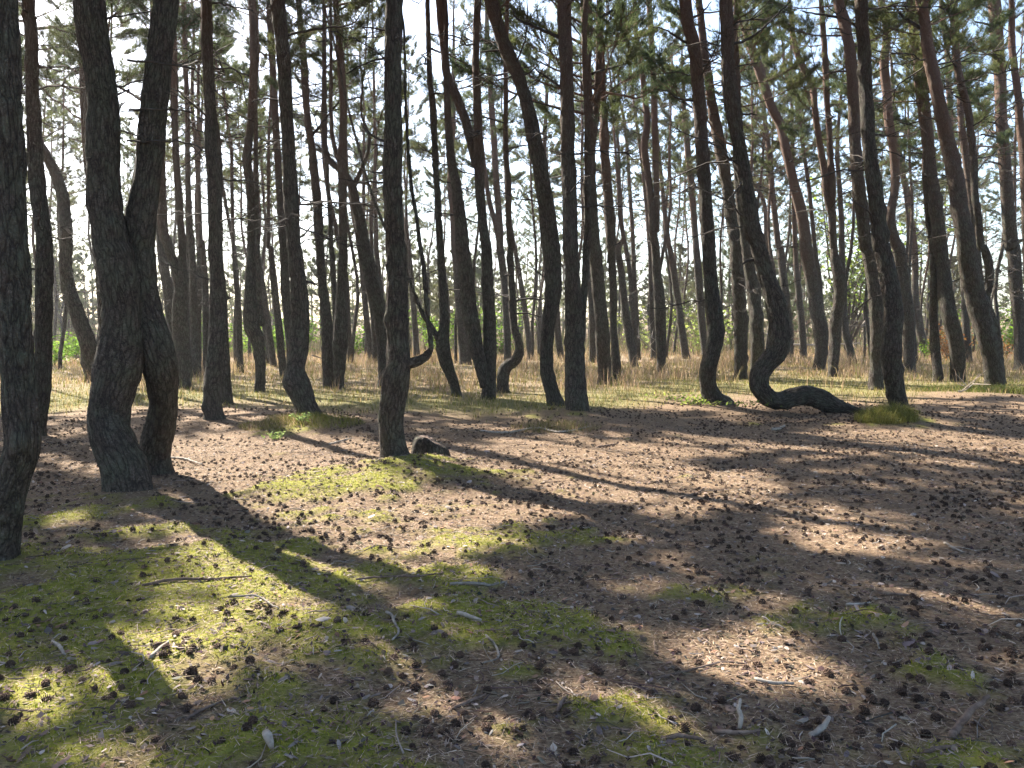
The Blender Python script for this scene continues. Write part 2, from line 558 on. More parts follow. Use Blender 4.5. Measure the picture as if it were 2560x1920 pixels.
def ground_material():
    m, t, out = new_mat('forest_floor')
    tc = N_(t, 'ShaderNodeTexCoord').outputs['Object']
    msk = N_(t, 'ShaderNodeSeparateXYZ')
    t.links.new(attr(t, 'col').outputs['Vector'], msk.inputs[0])
    n1 = noise_n(t, tc, 4.0, 5, 0.6)
    n2 = noise_n(t, tc, 38.0, 5, 0.7)
    mp = N_(t, 'ShaderNodeMapping')
    mp.inputs['Rotation'].default_value = (0, 0, 0.5)
    mp.inputs['Scale'].default_value = (22, 120, 40)
    t.links.new(tc, mp.inputs['Vector'])
    n3 = noise_n(t, mp.outputs[0], 1.0, 3, 0.6)
    mp2 = N_(t, 'ShaderNodeMapping')
    mp2.inputs['Rotation'].default_value = (0, 0, -0.9)
    mp2.inputs['Scale'].default_value = (26, 130, 40)
    t.links.new(tc, mp2.inputs['Vector'])
    n4 = noise_n(t, mp2.outputs[0], 1.0, 3, 0.6)
    ndl = math_(t, 'MAXIMUM', n3, n4)
    lit = ramp(t, n2, [(0.28, (0.055, 0.033, 0.021)), (0.5, (0.160, 0.104, 0.066)), (0.72, (0.34, 0.245, 0.17))])
    lit = mixc(t, ramp(t, n1, [(0.40, (0, 0, 0)), (0.70, (.6, .6, .6))]), lit, (0.095, 0.060, 0.038))
    lit = mixc(t, ramp(t, ndl, [(0.52, (0, 0, 0)), (0.72, (.7, .7, .7))]), lit, (0.38, 0.27, 0.175))
    n5 = noise_n(t, tc, 16.0, 4, 0.65)
    mos = ramp(t, n5, [(0.25, (0.095, 0.105, 0.018)), (0.5, (0.205, 0.205, 0.030)), (0.75, (0.33, 0.30, 0.07))])
    mos = mixc(t, ramp(t, n2, [(0.5, (0, 0, 0)), (0.75, (.55, .55, .55))]), mos, (0.23, 0.19, 0.085))
    grn = ramp(t, n5, [(0.25, (0.085, 0.085, 0.03)), (0.5, (0.16, 0.145, 0.055)), (0.75, (0.24, 0.20, 0.10))])
    tan = ramp(t, n5, [(0.25, (0.12, 0.09, 0.055)), (0.5, (0.20, 0.15, 0.095)), (0.75, (0.29, 0.22, 0.15))])
    mk = math_(t, 'ADD', msk.outputs[0], math_(t, 'MULTIPLY', math_(t, 'SUBTRACT', n2, 0.5), 0.9), True)
    c = mixc(t, mk, lit, mos)
    c = mixc(t, msk.outputs[1], c, grn)
    c = mixc(t, msk.outputs[2], c, tan)
    bs = N_(t, 'ShaderNodeBsdfPrincipled')
    bs.inputs['Roughness'].default_value = 0.95
    bs.inputs['Specular IOR Level'].default_value = 0.15
    t.links.new(c, bs.inputs['Base Color'])
    hgt = math_(t, 'ADD', math_(t, 'MULTIPLY', n2, 1.0), math_(t, 'MULTIPLY', ndl, 0.7))
    bp = N_(t, 'ShaderNodeBump')
    bp.inputs['Strength'].default_value = 0.85
    bp.inputs['Distance'].default_value = 0.02
    t.links.new(hgt, bp.inputs['Height'])
    t.links.new(bp.outputs[0], bs.inputs['Normal'])
    t.links.new(bs.outputs[0], out.inputs[0])
    return m

ground = link('ground', make_mesh('ground', g, [ground_material()], True))
tag(ground, 'sandy forest floor of brown needle litter with green moss patches', None, None, 'structure')
# ------------------------------------------------------------------ pines traced from the photograph
# A stroke lists points from the top down: tile letter, then x,y,width inside that tile of the photograph.
TILE = {'A': (0, 0), 'B': (0, 600), 'C': (600, 0), 'D': (600, 600), 'E': (1200, 0), 'F': (1200, 600), 'G': (1800, 0), 'H': (1800, 600)}

def decode(s):
    pts = []
    tile = None
    for tok in s.split():
        if tok in TILE:
            tile = TILE[tok]
            continue
        a = [float(v) for v in tok.split(',')]
        pts.append([tile[0] + a[0] / 2.592, tile[1] + a[1] / 2.592] + ([a[2] / 2.592] if len(a) > 2 else []))
    return pts[::-1]

# label, photo row where the trunk meets the ground, main stroke, options
TREES = [
 ('thick dark pine cut off by the left edge, bulging low on its trunk', 1425,
  'A 20,0,165 25,300,170 35,600,175 55,1000,176 75,1400,178 B 90,200,182 100,600,192 122,1000,200 146,1300,212 100,1500,205 50,1700,208 0,2000,230 -12,2140,270', dict(ht=13)),
 ('slim pine hugging the right flank of the thick left-edge pine', 1088,
  'A 185,0,65 205,300,75 210,600,80 225,900,85 240,1200,95 280,1500,95 B 285,200,100 285,500,100 280,800,105 265,1000,110 235,1200,120 225,1265,130', dict(ht=14)),
 ('pine leaning far left in a long bow, rising from behind the two-legged pine', 955,
  'A 190,0,50 195,300,50 200,700,55 240,900,60 280,970,60 320,1050,65 370,1150,70 410,1300,70 430,1500,75 B 430,0,75 425,150,75 440,300,85 490,450,95 560,650,105 590,790,105 600,910,90', dict(ht=17)),
 ('dark slim pine half hidden behind the left stem of the two-legged pine', 958,
  'A 525,200,38 535,500,40 550,800,45 575,1100,50 B 640,100,60 655,300,60 670,600,62 650,900,65', dict(ht=16)),
 ('massive two-legged pine with joined trunks parting again into a V', 1232,
  'A 580,0,180 600,200,180 633,400,175 660,600,180 675,800,185 668,1000,195 670,1200,195 690,1400,200 720,1600,225 B 745,100,235 780,300,235 800,500,235 786,700,270 760,850,285 738,950,262 705,1100,246 703,1200,240 732,1300,260 778,1400,272 820,1500,280 848,1640,290',
  dict(ht=13, shift=0.35, second=('A 1078,0,145 1055,200,150 1030,400,150 1007,600,160 987,800,158 970,1000,160 942,1200,165 912,1400,178 890,1600,200 B 895,100,205 900,300,225 945,500,216 1008,700,216 1042,850,205 1056,1000,178 1048,1150,180 1018,1300,195 1008,1400,190 1025,1510,200', 1182, -0.55),
       limbs=['A 1250,730,6 1140,710,10 1075,712,14', 'A 1300,490,6 1200,430,12 1110,390,16', 'A 940,515,6 840,545,10 750,570,14', 'A 840,575,8 750,640,18', 'A 770,745,8 910,720,14', 'A 1340,990,6 1230,930,10 1055,910,14', 'A 890,880,6 800,850,10 765,845,12', 'A 980,70,8 840,95,10 680,130,14'])),
 ('forked pine standing behind the right leg of the two-legged pine', 970,
  'A 1120,100,40 1125,450,50 1130,700,45 1140,1000,40 1160,1300,45 1175,1500,45 B 1180,0,48 1180,200,55 1167,400,90 1172,600,105 1190,800,105 1195,965,85',
  dict(ht=16, forks=['A 1065,600,45 1042,1000,50 1045,1250,60 1060,1500,62 B 1095,50,58 1140,200,52 1165,330,55'])),
 ('thin dark pine squeezed between the two-legged pine and the forked pine', 940,
  'A 1000,1200,45 1035,1500,50 B 1055,100,50 1085,300,55 1110,560,58 1120,700,60 1130,880,62', dict(ht=17)),
 ('slim pine with a slight bow, first of three thin pines right of the forked one', 943,
  'A 1190,100,25 1200,400,30 1215,700,30 1215,1000,32 1225,1400,42 B 1240,0,40 1250,200,45 1255,400,46 1260,600,52 1270,800,65 1270,890,70', dict(ht=17)),
 ('thin pine touching its bowed neighbour near the ground, middle of three thin pines', 930,
  'A 1250,400,20 1245,700,25 1265,900,25 1285,1200,30 1300,1600,30 B 1295,0,30 1290,300,35 1285,600,38 1285,855,45', dict(ht=17)),
 ('thin straight pine just left of the tall straight pine, last of three thin pines', 936,
  'A 1285,600,20 1290,1300,25 1305,1600,28 B 1310,0,30 1330,300,40 1335,600,45 1340,870,50', dict(ht=18)),
 ('tall straight pine with a slightly swollen foot, well left of the burl pine', 1056,
  'A 1338,0,65 1342,300,72 1357,600,68 1362,900,68 1377,1200,68 1387,1500,75 B 1390,50,80 1402,300,85 1405,500,95 1400,700,105 1385,850,105 1373,950,105 1378,1050,108 1388,1130,115 1393,1185,140',
  dict(ht=15, limbs=['A 1600,690,4 1540,460,8 1385,450,14', 'A 1640,70,5 1500,40,10 1375,15,14'])),
 ('dark trunk close behind the foot of the tall straight pine', 1009,
  'B 1420,100,50 1435,300,52 1450,600,60 1460,900,68 1470,1055,75', dict(ht=15)),
 ('very thin pine alone in the gap right of the tall straight pine', 930,
  'A 1450,600,15 1475,800,20 1500,980,22 1503,1200,22 1512,1600,26 B 1515,50,30 1530,250,35 1545,450,38 1550,650,40 1558,855,45', dict(ht=17)),
 ('wavy pine swelling into a forked elbow above the dry grass, left of the burl pine', 980,
  'C 75,0,40 85,300,45 85,500,50 75,750,50 50,950,50 45,1050,55 65,1200,55 75,1400,55 75,1600,60 D 75,50,60 70,250,75 65,450,85 75,560,105 110,640,90 130,760,70 130,900,65 127,985,68',
  dict(ht=16, forks=['C 100,700,24 105,1000,26 D 118,200,30 128,420,38 140,560,48'])),
 ('thin leaning pine behind the elbow of the wavy pine', 918,
  'C 100,900,20 95,1200,22 105,1500,28 D 112,50,30 145,300,38 175,500,42 200,680,42 220,825,42', dict(ht=18)),
 ('thin pine leaning right behind the left side of the burl pine', 940,
  'C 190,800,15 185,1000,20 185,1300,25 185,1600,30 D 200,50,35 215,250,40 240,450,45 260,650,50 275,800,50 280,885,48', dict(ht=17)),
 ('reddish slim pine directly behind the burl pine', 960,
  'C 195,100,45 210,400,45 225,700,45 235,900,45 255,1200,45 275,1500,55 D 285,100,55 300,400,60 330,700,60 340,930,62', dict(ht=16)),
 ('burl pine with a knotted twisted bulge just above its sloping foot', 1053,
  'C 245,0,90 265,200,85 285,400,85 295,600,80 307,800,80 315,1000,82 328,1200,85 340,1400,88 350,1600,92 D 355,50,95 375,250,105 385,400,115 390,550,125 378,700,140 360,830,128 368,910,160 395,990,155 430,1080,132 452,1140,150 465,1178,180',
  dict(ht=15, limbs=['C 810,50,4 740,145,8 640,175,12 500,185,15 310,235,20', 'D 505,300,8 480,280,12 420,265,16', 'C 80,660,6 160,640,9 250,655,14', 'C 190,970,5 250,970,8 280,975,12'])),
 ('straight pine with a long hooked side branch, between the burl pine and the fork-topped pine', 966,
  'C 380,0,35 395,200,40 415,400,45 425,600,45 440,800,45 465,950,50 480,1100,55 500,1300,60 510,1500,60 D 515,50,55 530,250,60 550,400,65 565,600,75 570,750,80 580,900,80 585,950,85',
  dict(ht=17, limbs=['C 660,620,6 640,660,10 560,760,16 500,840,20 470,880,24'])),
 ('fork-topped dark pine standing behind the grass left of the side-arm pine', 971,
  'C 620,0,35 630,150,45 645,300,45 660,500,50 670,700,50 668,900,50 665,1050,68 665,1200,60 665,1400,55 668,1600,55 D 668,100,60 660,300,65 652,500,82 650,650,98 645,800,80 640,900,75 635,962,80',
  dict(ht=17, forks=['C 590,300,20 590,600,25 595,850,28 620,980,30 650,1060,34'], limbs=['C 930,240,5 780,245,9 655,262,14', 'C 780,630,8 690,650,12'])),
 ('thin pine touching the left flank of the fork-topped pine', 950,
  'C 560,1000,25 570,1200,25 585,1400,30 590,1600,35 D 595,50,35 605,250,36 620,450,42 630,700,48 625,905,50', dict(ht=16)),
 ('short dark trunk showing at the right foot of the fork-topped pine', 908,
  'D 690,300,38 698,550,40 712,700,45 720,795,45', dict(ht=17)),
 ('dark pine slanting left, its reddish top crossing behind the fork-topped pine', 966,
  'C 545,200,25 545,500,30 548,800,34 552,950,36 580,1040,38 630,1085,42 680,1130,46 715,1180,52 740,1250,56 755,1350,62 780,1450,72 800,1600,88 D 812,80,95 850,250,92 890,400,90 915,550,85 928,700,80 932,950,80',
  dict(ht=15, forks=['C 790,750,14 830,850,20 835,960,24 790,1090,28 740,1200,36'])),
 ('thin pine left of the slanting pine, its foot in pale dry grass', 905,
  'D 770,50,28 785,150,32 795,250,35 815,450,40 830,600,40 850,790,42', dict(ht=18)),
 ('second thin pine in the dry grass under the slanting pine', 910,
  'D 820,150,28 840,350,35 865,500,44 880,700,52 885,805,56', dict(ht=17)),
 ('very thin upright pine showing above the slanting pine', 905,
  'C 875,1000,16 880,1300,22 882,1600,34 D 888,100,34 905,250,32 925,500,36 935,790,38', dict(ht=15)),
 ('side-arm pine in front with a curved limb rising from its right side beside the stump', 1169,
  'C 1000,0,108 995,200,110 990,400,108 990,600,110 992,800,112 990,1000,118 985,1200,120 998,1400,122 1010,1600,125 D 1015,100,130 1018,300,135 1020,500,140 1027,700,148 1028,800,165 1012,900,170 1000,1000,160 983,1100,165 977,1200,165 985,1300,170 1005,1400,185 1022,1478,200',
  dict(ht=13, forks=['C 1065,300,14 1070,600,17 1080,800,19 1092,1000,21 1110,1200,23 1140,1380,26 1160,1540,28 D 1165,20,28 1180,100,29 1203,300,31 1216,500,34 1234,640,37 1238,700,42 1205,755,55 1150,785,66 1095,800,70 1040,805,60'],
       limbs=['C 690,480,5 800,415,9 920,370,16', 'C 780,780,6 850,880,12 925,918,18', 'C 800,1105,8 870,1115,12 930,1130,18', 'C 765,1180,8 930,1182,16', 'C 795,180,7 940,195,16', 'C 850,938,8 930,938,14'])),
 ('thin pine in the gap just right of the side-arm pine', 897,
  'C 1070,1200,15 1085,1500,20 D 1095,20,24 1105,200,35 1130,500,40 1145,745,42', dict(ht=18)),
 ('reddish pine with a kinked foot sweeping right, right of the curved limb', 992,
  'C 1215,0,28 1220,200,30 1230,500,36 1250,700,45 1260,900,40 1275,1200,40 1285,1400,42 D 1298,50,45 1310,250,50 1320,400,60 1325,550,65 1315,650,85 1325,750,92 1355,850,76 1385,930,62 1405,1018,66',
  dict(ht=16, forks=['D 1125,330,20 1150,400,26 1190,490,30 1245,570,36 1290,650,40'])),
 ('twin-stemmed pine whose two stems part from one foot in a narrow V', 1001,
  'C 1540,0,45 1530,300,45 1530,500,45 1540,700,55 1545,900,60 1550,1100,65 1560,1300,62 1580,1500,62 D 1595,50,70 1605,300,80 1615,500,85 1620,700,85 1622,850,80 1612,1000,90 1605,1040,100',
  dict(ht=16, forks=['C 1335,100,30 1335,400,35 1345,700,42 1355,900,52 1372,1050,58 1400,1200,68 1425,1400,80 1440,1600,92 D 1440,50,95 1462,200,95 1480,400,100 1515,600,95 1545,750,85 1570,850,85 1600,950,85',
                     'C 1290,0,52 1300,100,50 1320,300,50 1345,500,55 1390,600,55 1440,720,58 1475,820,58 1505,950,58 1535,1080,58'])),
 ('dark trunk standing behind the left stem of the twin-stemmed pine', 912,
  'D 1405,150,60 1425,400,72 1445,600,78 1462,795,80', dict(ht=17)),
 ('slim pine left of the moss-topped crooked arm', 915,
  'E 50,300,35 65,500,35 75,700,38 90,900,40 100,1100,42 115,1300,44 130,1500,48 F 130,50,50 150,200,50 165,400,46 175,600,50 180,815,54', dict(ht=18, forks=['E 10,900,22 30,1100,28 60,1300,32 95,1430,36 125,1560,40'])),
 ('crooked pine whose trunk lies sideways as a moss-topped arm and turns upright', 980,
  'E 165,450,30 168,600,32 165,800,32 170,1000,35 185,1200,38 185,1400,40 200,1600,46 F 195,50,45 200,200,46 210,400,48 220,550,52 245,650,58 255,725,64 225,785,70 175,815,78 150,870,84 150,990,82', dict(ht=17, limbs=['F 410,385,8 300,380,12 225,400,16', 'F 400,500,6 300,475,10 235,480,14'])),
 ('thin slanting pine behind the crooked pine, foot in dry grass', 897,
  'F 200,-100,22 225,50,26 260,250,34 290,450,38 310,600,38 325,765,38', dict(ht=17)),
 ('big pine leaning left across the middle, with a bowed foot beside the straight pine', 1018,
  'E 70,0,85 110,150,80 160,300,85 220,430,85 270,560,80 310,700,85 345,880,90 375,1000,90 400,1150,100 430,1350,105 450,1550,118 F 463,50,124 472,200,115 470,350,105 450,500,88 435,650,85 430,800,85 442,900,88 470,1000,95 488,1085,122',
  dict(ht=14, limbs=['E 0,340,10 60,330,12 140,330,14', 'E 385,410,5 330,460,12 290,500,14', 'E 90,525,5 150,510,10 230,490,12'])),
 ('thin reddish pine showing behind the big leaning pine', 898,
  'E 435,550,22 430,700,25 420,900,28 425,1100,30 F 480,100,36 490,350,42 505,600,44 525,770,44', dict(ht=18)),
 ('stout straight pine in the middle with a second stem fused to its right side', 1035,
  'E 545,0,90 550,200,87 558,400,85 563,600,85 568,800,86 570,1000,90 580,1200,92 585,1400,92 590,1600,95 F 593,100,97 600,300,105 608,500,115 612,650,128 615,800,136 622,1000,142 635,1130,155',
  dict(ht=15, forks=['E 700,1300,40 700,1500,44 F 690,50,48 682,250,46 670,400,50 655,600,52 650,800,52'],
       limbs=['E 200,40,5 240,120,12 350,170,18 500,250,24', 'E 360,450,6 430,500,14 515,575,18', 'E 330,655,6 430,680,10 525,718,14', 'E 650,230,6 600,160,12 585,140,14'])),
 ('pine close right of the stout straight pine, with a limb crossing over it', 961,
  'E 690,0,75 695,200,70 690,400,60 700,600,62 710,800,68 712,1000,72 712,1200,80 720,1400,88 735,1600,85 F 745,50,78 765,300,85 785,500,90 795,650,95 805,800,90 810,935,95',
  dict(ht=16, forks=['E 775,0,38 775,200,42 770,400,46 760,600,50 748,780,46 730,950,44'], limbs=['E 890,0,8 850,70,18 780,145,24', 'E 960,410,5 850,440,12 780,475,16', 'E 700,495,6 740,480,10 770,475,14'])),
 ('dark trunk standing deep behind the stout straight pine', 906,
  'F 700,200,34 715,350,38 725,500,42 730,700,46 727,795,46', dict(ht=17)),
 ('slim dark pine leaning left with a peeled pale sliver, third right of the stout pine', 955,
  'E 780,100,30 790,400,34 800,650,40 805,850,58 810,1000,62 825,1200,64 840,1400,68 850,1600,62 F 850,50,52 860,250,50 862,450,46 868,600,46 880,750,55 888,850,60 885,925,58', dict(ht=17, limbs=['F 910,15,5 840,60,8 780,150,10'])),
 ('slender pine of a close group in the dry grass, thickest of the group', 918,
  'E 860,750,15 880,1000,18 895,1200,20 905,1400,24 930,1550,30 F 895,50,40 920,250,45 940,450,50 965,600,55 990,750,52 1000,825,55', dict(ht=18)),
 ('slender pine of a close group in the dry grass, rightmost and straightest', 900,
  'E 890,600,14 935,780,20 957,1000,22 968,1200,24 985,1450,26 992,1600,28 F 995,100,30 1000,300,35 1010,500,40 1018,650,42 1020,775,42', dict(ht=18)),
 ('slender pine of a close group in the dry grass, thin one in its middle', 905,
  'F 925,-60,24 945,50,28 970,200,30 985,350,34 995,550,36 1000,790,38', dict(ht=18)),
 ('pine with two reddish tops twisting around each other above a kinked trunk', 932,
  'E 1000,0,30 1010,200,30 1035,350,32 1055,500,35 1070,650,38 1085,800,44 1065,920,46 1070,1020,46 1090,1150,45 1105,1300,46 1120,1500,52 F 1138,50,54 1145,200,56 1160,350,70 1165,450,74 1170,600,70 1175,700,65 1175,800,54 1170,865,54',
  dict(ht=17, forks=['E 1095,0,35 1110,250,35 1125,500,35 1130,750,40 1135,900,42 1140,1100,38 1145,1300,40 1140,1500,46'])),
 ('hair-thin pine left of the twisting reddish tops', 900,
  'E 960,300,14 985,550,18 1015,800,20 1045,1000,24 1065,1200,25 1085,1400,28 1100,1600,30 F 1105,100,32 1110,400,34 1125,760,36', dict(ht=18)),
 ('reddish slanting pine just right of the twisting reddish tops', 897,
  'E 1150,900,20 1165,1050,22 1180,1200,25 1200,1400,30 1225,1600,34 F 1230,50,35 1260,250,40 1285,400,42 1310,600,48 1335,770,52', dict(ht=18)),
 ('grey slim pine leaning left behind the hollow-backed pine', 897,
  'E 1315,500,20 1325,750,30 1350,1000,40 1370,1200,44 1385,1400,40 1400,1600,42 F 1405,100,45 1420,300,50 1435,500,50 1450,650,48 1455,765,48', dict(ht=18)),
 ('dark hollow-backed pine with an S-shaped lower trunk and a toe of root to the right', 1018,
  'E 1330,0,75 1345,150,78 1375,250,78 1400,400,78 1415,600,80 1430,800,80 1440,1000,78 1455,1200,80 1470,1400,84 1480,1580,88 F 1482,50,86 1490,200,86 1502,350,92 1522,500,106 1530,600,110 1512,700,106 1487,800,104 1475,880,102 1487,970,106 1520,1040,128 1558,1088,150',
  dict(ht=14, limbs=['E 1120,175,5 1200,190,10 1290,250,16 1360,295,22', 'E 1140,575,5 1230,600,9 1290,640,12 1410,660,14', 'E 1550,370,6 1480,410,14 1440,440,18', 'E 1500,10,6 1440,80,12 1390,130,16'])),
 ('serpent pine lying along the ground, then looping up in a deep hook', 1032,
  'G 40,0,80 45,200,80 50,400,85 70,600,92 100,800,90 125,950,86 150,1100,90 180,1300,95 215,1500,100 H 235,0,100 265,120,105 310,250,112 352,380,120 380,500,126 388,640,128 368,735,126 308,800,128 262,860,126 252,930,116 292,1000,114 365,1042,108 445,1036,114 530,1012,126 620,1024,138 700,1060,132 780,1090,108 865,1106,70',
  dict(ht=13, flat=True, limbs=['H 145,158,10 195,128,22 250,128,26 290,140,26', 'G 460,10,6 300,160,12 200,245,16 60,300,20', 'G 15,1340,6 70,1280,10 130,1200,16 170,1150,18', 'G 240,745,8 180,740,12 90,745,16', 'G 250,405,6 170,420,10 60,450,14'])),
 ('pair-thick grey trunk behind the hook of the serpent pine, left one', 948,
  'E 1480,500,55 1500,650,60 1525,800,70 1555,950,78 G 29,1100,78 45,1200,72 75,1400,80 105,1600,84 H 105,50,82 112,200,85 125,400,88 135,600,86 138,905,84', dict(ht=16)),
 ('grey trunk behind the hook of the serpent pine, right one', 955,
  'G 110,1000,50 130,1300,58 H 170,50,62 195,200,75 222,400,80 240,600,92 245,925,100', dict(ht=15)),
 ('long reddish pine leaning left above the serpent pine, straightening low down', 925,
  'G 105,0,35 130,100,45 170,200,50 210,330,55 260,470,58 300,600,55 340,710,55 385,800,55 415,920,55 445,1050,56 480,1200,62 520,1350,68 545,1500,74 565,1650,80 H 585,200,82 610,350,82 630,480,90 655,600,95 655,700,82 650,780,76 642,845,74', dict(ht=17)),
 ('thin red-barked pine with a small S-bend behind the serpent pine', 897,
  'G 295,50,18 300,300,20 305,500,22 285,680,25 300,850,30 320,1000,34 335,1200,35 355,1400,36 380,1600,40 H 390,50,44 405,200,48 425,350,48 445,550,45 455,770,44', dict(ht=18)),
 ('very thin pale stem left of the long reddish leaning pine', 893,
  'G 120,150,18 120,500,22 115,700,22 125,1000,24 G 280,1300,26 300,1550,28 H 315,50,30 345,200,32 365,450,34 375,755,36', dict(ht=18)),
 ('dark pine with a swollen crooked knee, two stems joining above it', 943,
  'G 655,0,30 665,150,35 680,350,38 690,600,38 705,800,35 715,1000,38 725,1200,48 725,1400,50 735,1600,45 H 738,50,42 750,150,60 775,250,78 775,400,74 755,500,74 745,650,74 735,800,66 730,890,64',
  dict(ht=17, forks=['G 455,50,25 470,200,30 495,330,35 545,450,38 600,570,38 620,750,38 650,950,40 675,1100,44 690,1250,46 720,1380,46'])),
 ('slim crooked pine starting at the knee of the swollen pine, its foot to the right', 910,
  'H 790,150,40 800,300,46 802,450,44 812,600,46 840,700,48 862,805,50', dict(ht=16)),
 ('wiry thin pine right of the long reddish leaning pine', 905,
  'G 410,300,15 415,400,18 450,520,20 490,620,22 510,750,22 530,900,24 560,1100,25 580,1250,25 600,1450,26 620,1650,28 H 645,250,30 655,400,32 690,790,34', dict(ht=18)),
 ('thin straight pine behind the long reddish leaning pine', 897,
  'G 460,200,15 465,600,20 470,900,24 480,1300,28 485,1600,30 H 487,50,30 495,200,35 515,400,40 530,550,44 545,770,42', dict(ht=18)),
 ('dark pine with a sunlit left edge, standing just behind the tussock pine', 975,
  'G 765,0,65 800,130,70 830,270,66 850,420,68 865,600,70 870,800,70 880,1000,72 900,1200,75 925,1400,80 945,1600,84 H 955,50,85 985,200,85 1005,350,85 1015,500,88 1020,650,84 1015,800,80 1010,900,88 1010,975,95',
  dict(ht=16, limbs=['G 530,70,8 590,85,10 650,92,14 745,112,18', 'G 705,185,8 780,185,14', 'G 640,480,5 740,465,10 830,460,12'])),
 ('tussock pine with a bright sunlit left flank, rising from a grass tuft', 1037,
  'G 915,0,75 920,150,75 935,300,75 940,450,80 945,600,80 955,800,80 970,1000,85 1000,1200,90 1020,1400,95 1040,1600,100 H 1050,50,105 1080,200,110 1110,350,115 1125,500,115 1115,650,120 1105,750,120 1120,850,115 1135,950,110 1155,1050,115 1165,1132,128', dict(ht=14)),
 ('reddish pine wriggling up just right of the tussock pine', 932,
  'G 1040,0,35 1070,100,45 1080,250,50 1065,400,54 1080,600,54 1095,800,58 1125,950,60 1135,1100,55 1130,1250,50 1105,1380,58 1110,1480,64 1140,1580,70 H 1155,50,74 1180,200,78 1200,350,78 1220,500,78 1225,650,74 1228,860,70', dict(ht=17)),
 ('thin reddish pine with a crooked foot, second right of the tussock pine', 893,
  'G 1115,450,18 1125,650,20 1145,850,22 1160,950,25 1180,1100,33 1210,1250,38 1240,1450,40 H 1258,50,42 1265,200,40 1265,400,44 1285,550,52 1310,650,50 1325,755,46', dict(ht=18)),
 ('dark pine leaning left with a broad bent foot, beside the heavy bulging pine', 956,
  'G 1240,0,58 1262,250,62 1285,400,72 1300,550,74 1320,700,75 1340,850,75 1355,1000,72 1370,1150,75 1390,1300,80 1410,1450,82 H 1425,50,84 1445,200,85 1465,350,86 1490,500,90 1520,620,94 1538,720,94 1540,820,88 1545,925,92',
  dict(ht=16, limbs=['G 1040,55,6 1150,60,12 1250,62,16', 'G 1140,605,6 1210,590,10 1290,590,14', 'G 1215,985,6 1330,1000,12'])),
 ('straight slim pine just left of the dark pine with the broad bent foot', 955,
  'G 1330,1200,30 1350,1450,34 H 1378,50,38 1385,200,42 1385,350,50 1385,500,54 1395,700,60 1410,850,62 1415,920,66', dict(ht=16)),
 ('heavy pine leaning left with a bulging lower trunk, near the right edge', 975,
  'G 1305,0,65 1325,150,65 1345,300,74 1375,450,78 1405,600,80 1440,750,84 1470,900,92 1505,1050,98 1535,1200,100 1560,1400,104 H 1590,0,108 1600,100,112 1615,200,114 1650,350,122 1690,500,126 1735,650,118 1765,800,110 1785,972,115',
  dict(ht=15, limbs=['G 1110,0,8 1160,80,14 1220,130,18 1310,200,22'])),
 ('snaking slim pine sharing its foot with the heavy bulging pine', 962,
  'G 1510,0,40 1520,200,44 1535,400,44 1570,570,44 1605,700,44 1625,850,42 1645,1050,44 1650,1250,45 1670,1400,46 1690,1600,50 H 1710,50,50 1740,150,54 1748,250,54 1728,350,52 1728,430,56 1765,530,64 1790,650,68 1800,780,70 1812,935,72', dict(ht=16)),
 ('thin dark pine behind the top of the heavy bulging pine', 905,
  'G 1440,100,32 1470,300,30 1485,600,34 1495,800,36 1510,1000,38 H 1570,100,40 1590,500,46 1610,790,48', dict(ht=18)),
 ('slim reddish pine between the heavy bulging pine and the snaking pine', 930,
  'G 1545,400,24 1555,600,32 1565,800,40 1590,1000,44 1615,1200,42 1640,1450,40 H 1662,50,42 1682,250,46 1720,600,50 1735,850,52', dict(ht=17)),
 ('upright dark pine with short stubs, last full trunk at the right edge', 928,
  'G 1775,0,76 1790,150,76 1800,300,74 1815,500,72 1820,700,70 1830,850,70 1840,1000,72 1855,1200,78 1870,1400,82 1890,1600,82 H 1900,50,82 1915,250,78 1930,450,75 1940,600,72 1945,845,74',
  dict(ht=16, limbs=['G 1690,790,8 1740,790,12 1810,805,16', 'G 1690,870,8 1750,880,12 1830,900,14', 'G 1650,140,8 1720,155,14 1790,170,18', 'G 1700,1060,6 1760,1050,10 1840,1070,12'])),
 ('reddish pine cut off by the right edge of the picture', 950,
  'G 1890,0,30 1890,200,38 1895,350,40 1915,500,42 1935,650,45 1950,850,50 1968,1000,52 1985,1400,56 H 2000,200,60 2015,500,64 2030,905,70', dict(ht=17)),
]

# ------------------------------------------------------------------ branch prototypes (shared by all trees)
def needle_tuft(geo, p, d, n, L, wd, r, m):
    d = d / max(np.linalg.norm(d), 1e-9)
    v = r.normal(size=(n, 3))
    v /= np.linalg.norm(v, axis=1, keepdims=True)
    dirs = d[None] * 0.75 + v
    dirs /= np.linalg.norm(dirs, axis=1, keepdims=True)
    ln = L * r.uniform(0.7, 1.2, n)
    side = np.cross(dirs, r.normal(size=(n, 3)))
    side /= np.maximum(np.linalg.norm(side, axis=1, keepdims=True), 1e-9)
    base = p[None] + d[None] * r.uniform(-0.06, 0.06, (n, 1))
    V = np.stack([base - side * wd / 2, base + side * wd / 2, base + dirs * ln[:, None]], 1).reshape(-1, 3)
    F = np.arange(3 * n).reshape(-1, 3)
    geo.add(V, F, m, None, np.zeros((3 * n, 4)))

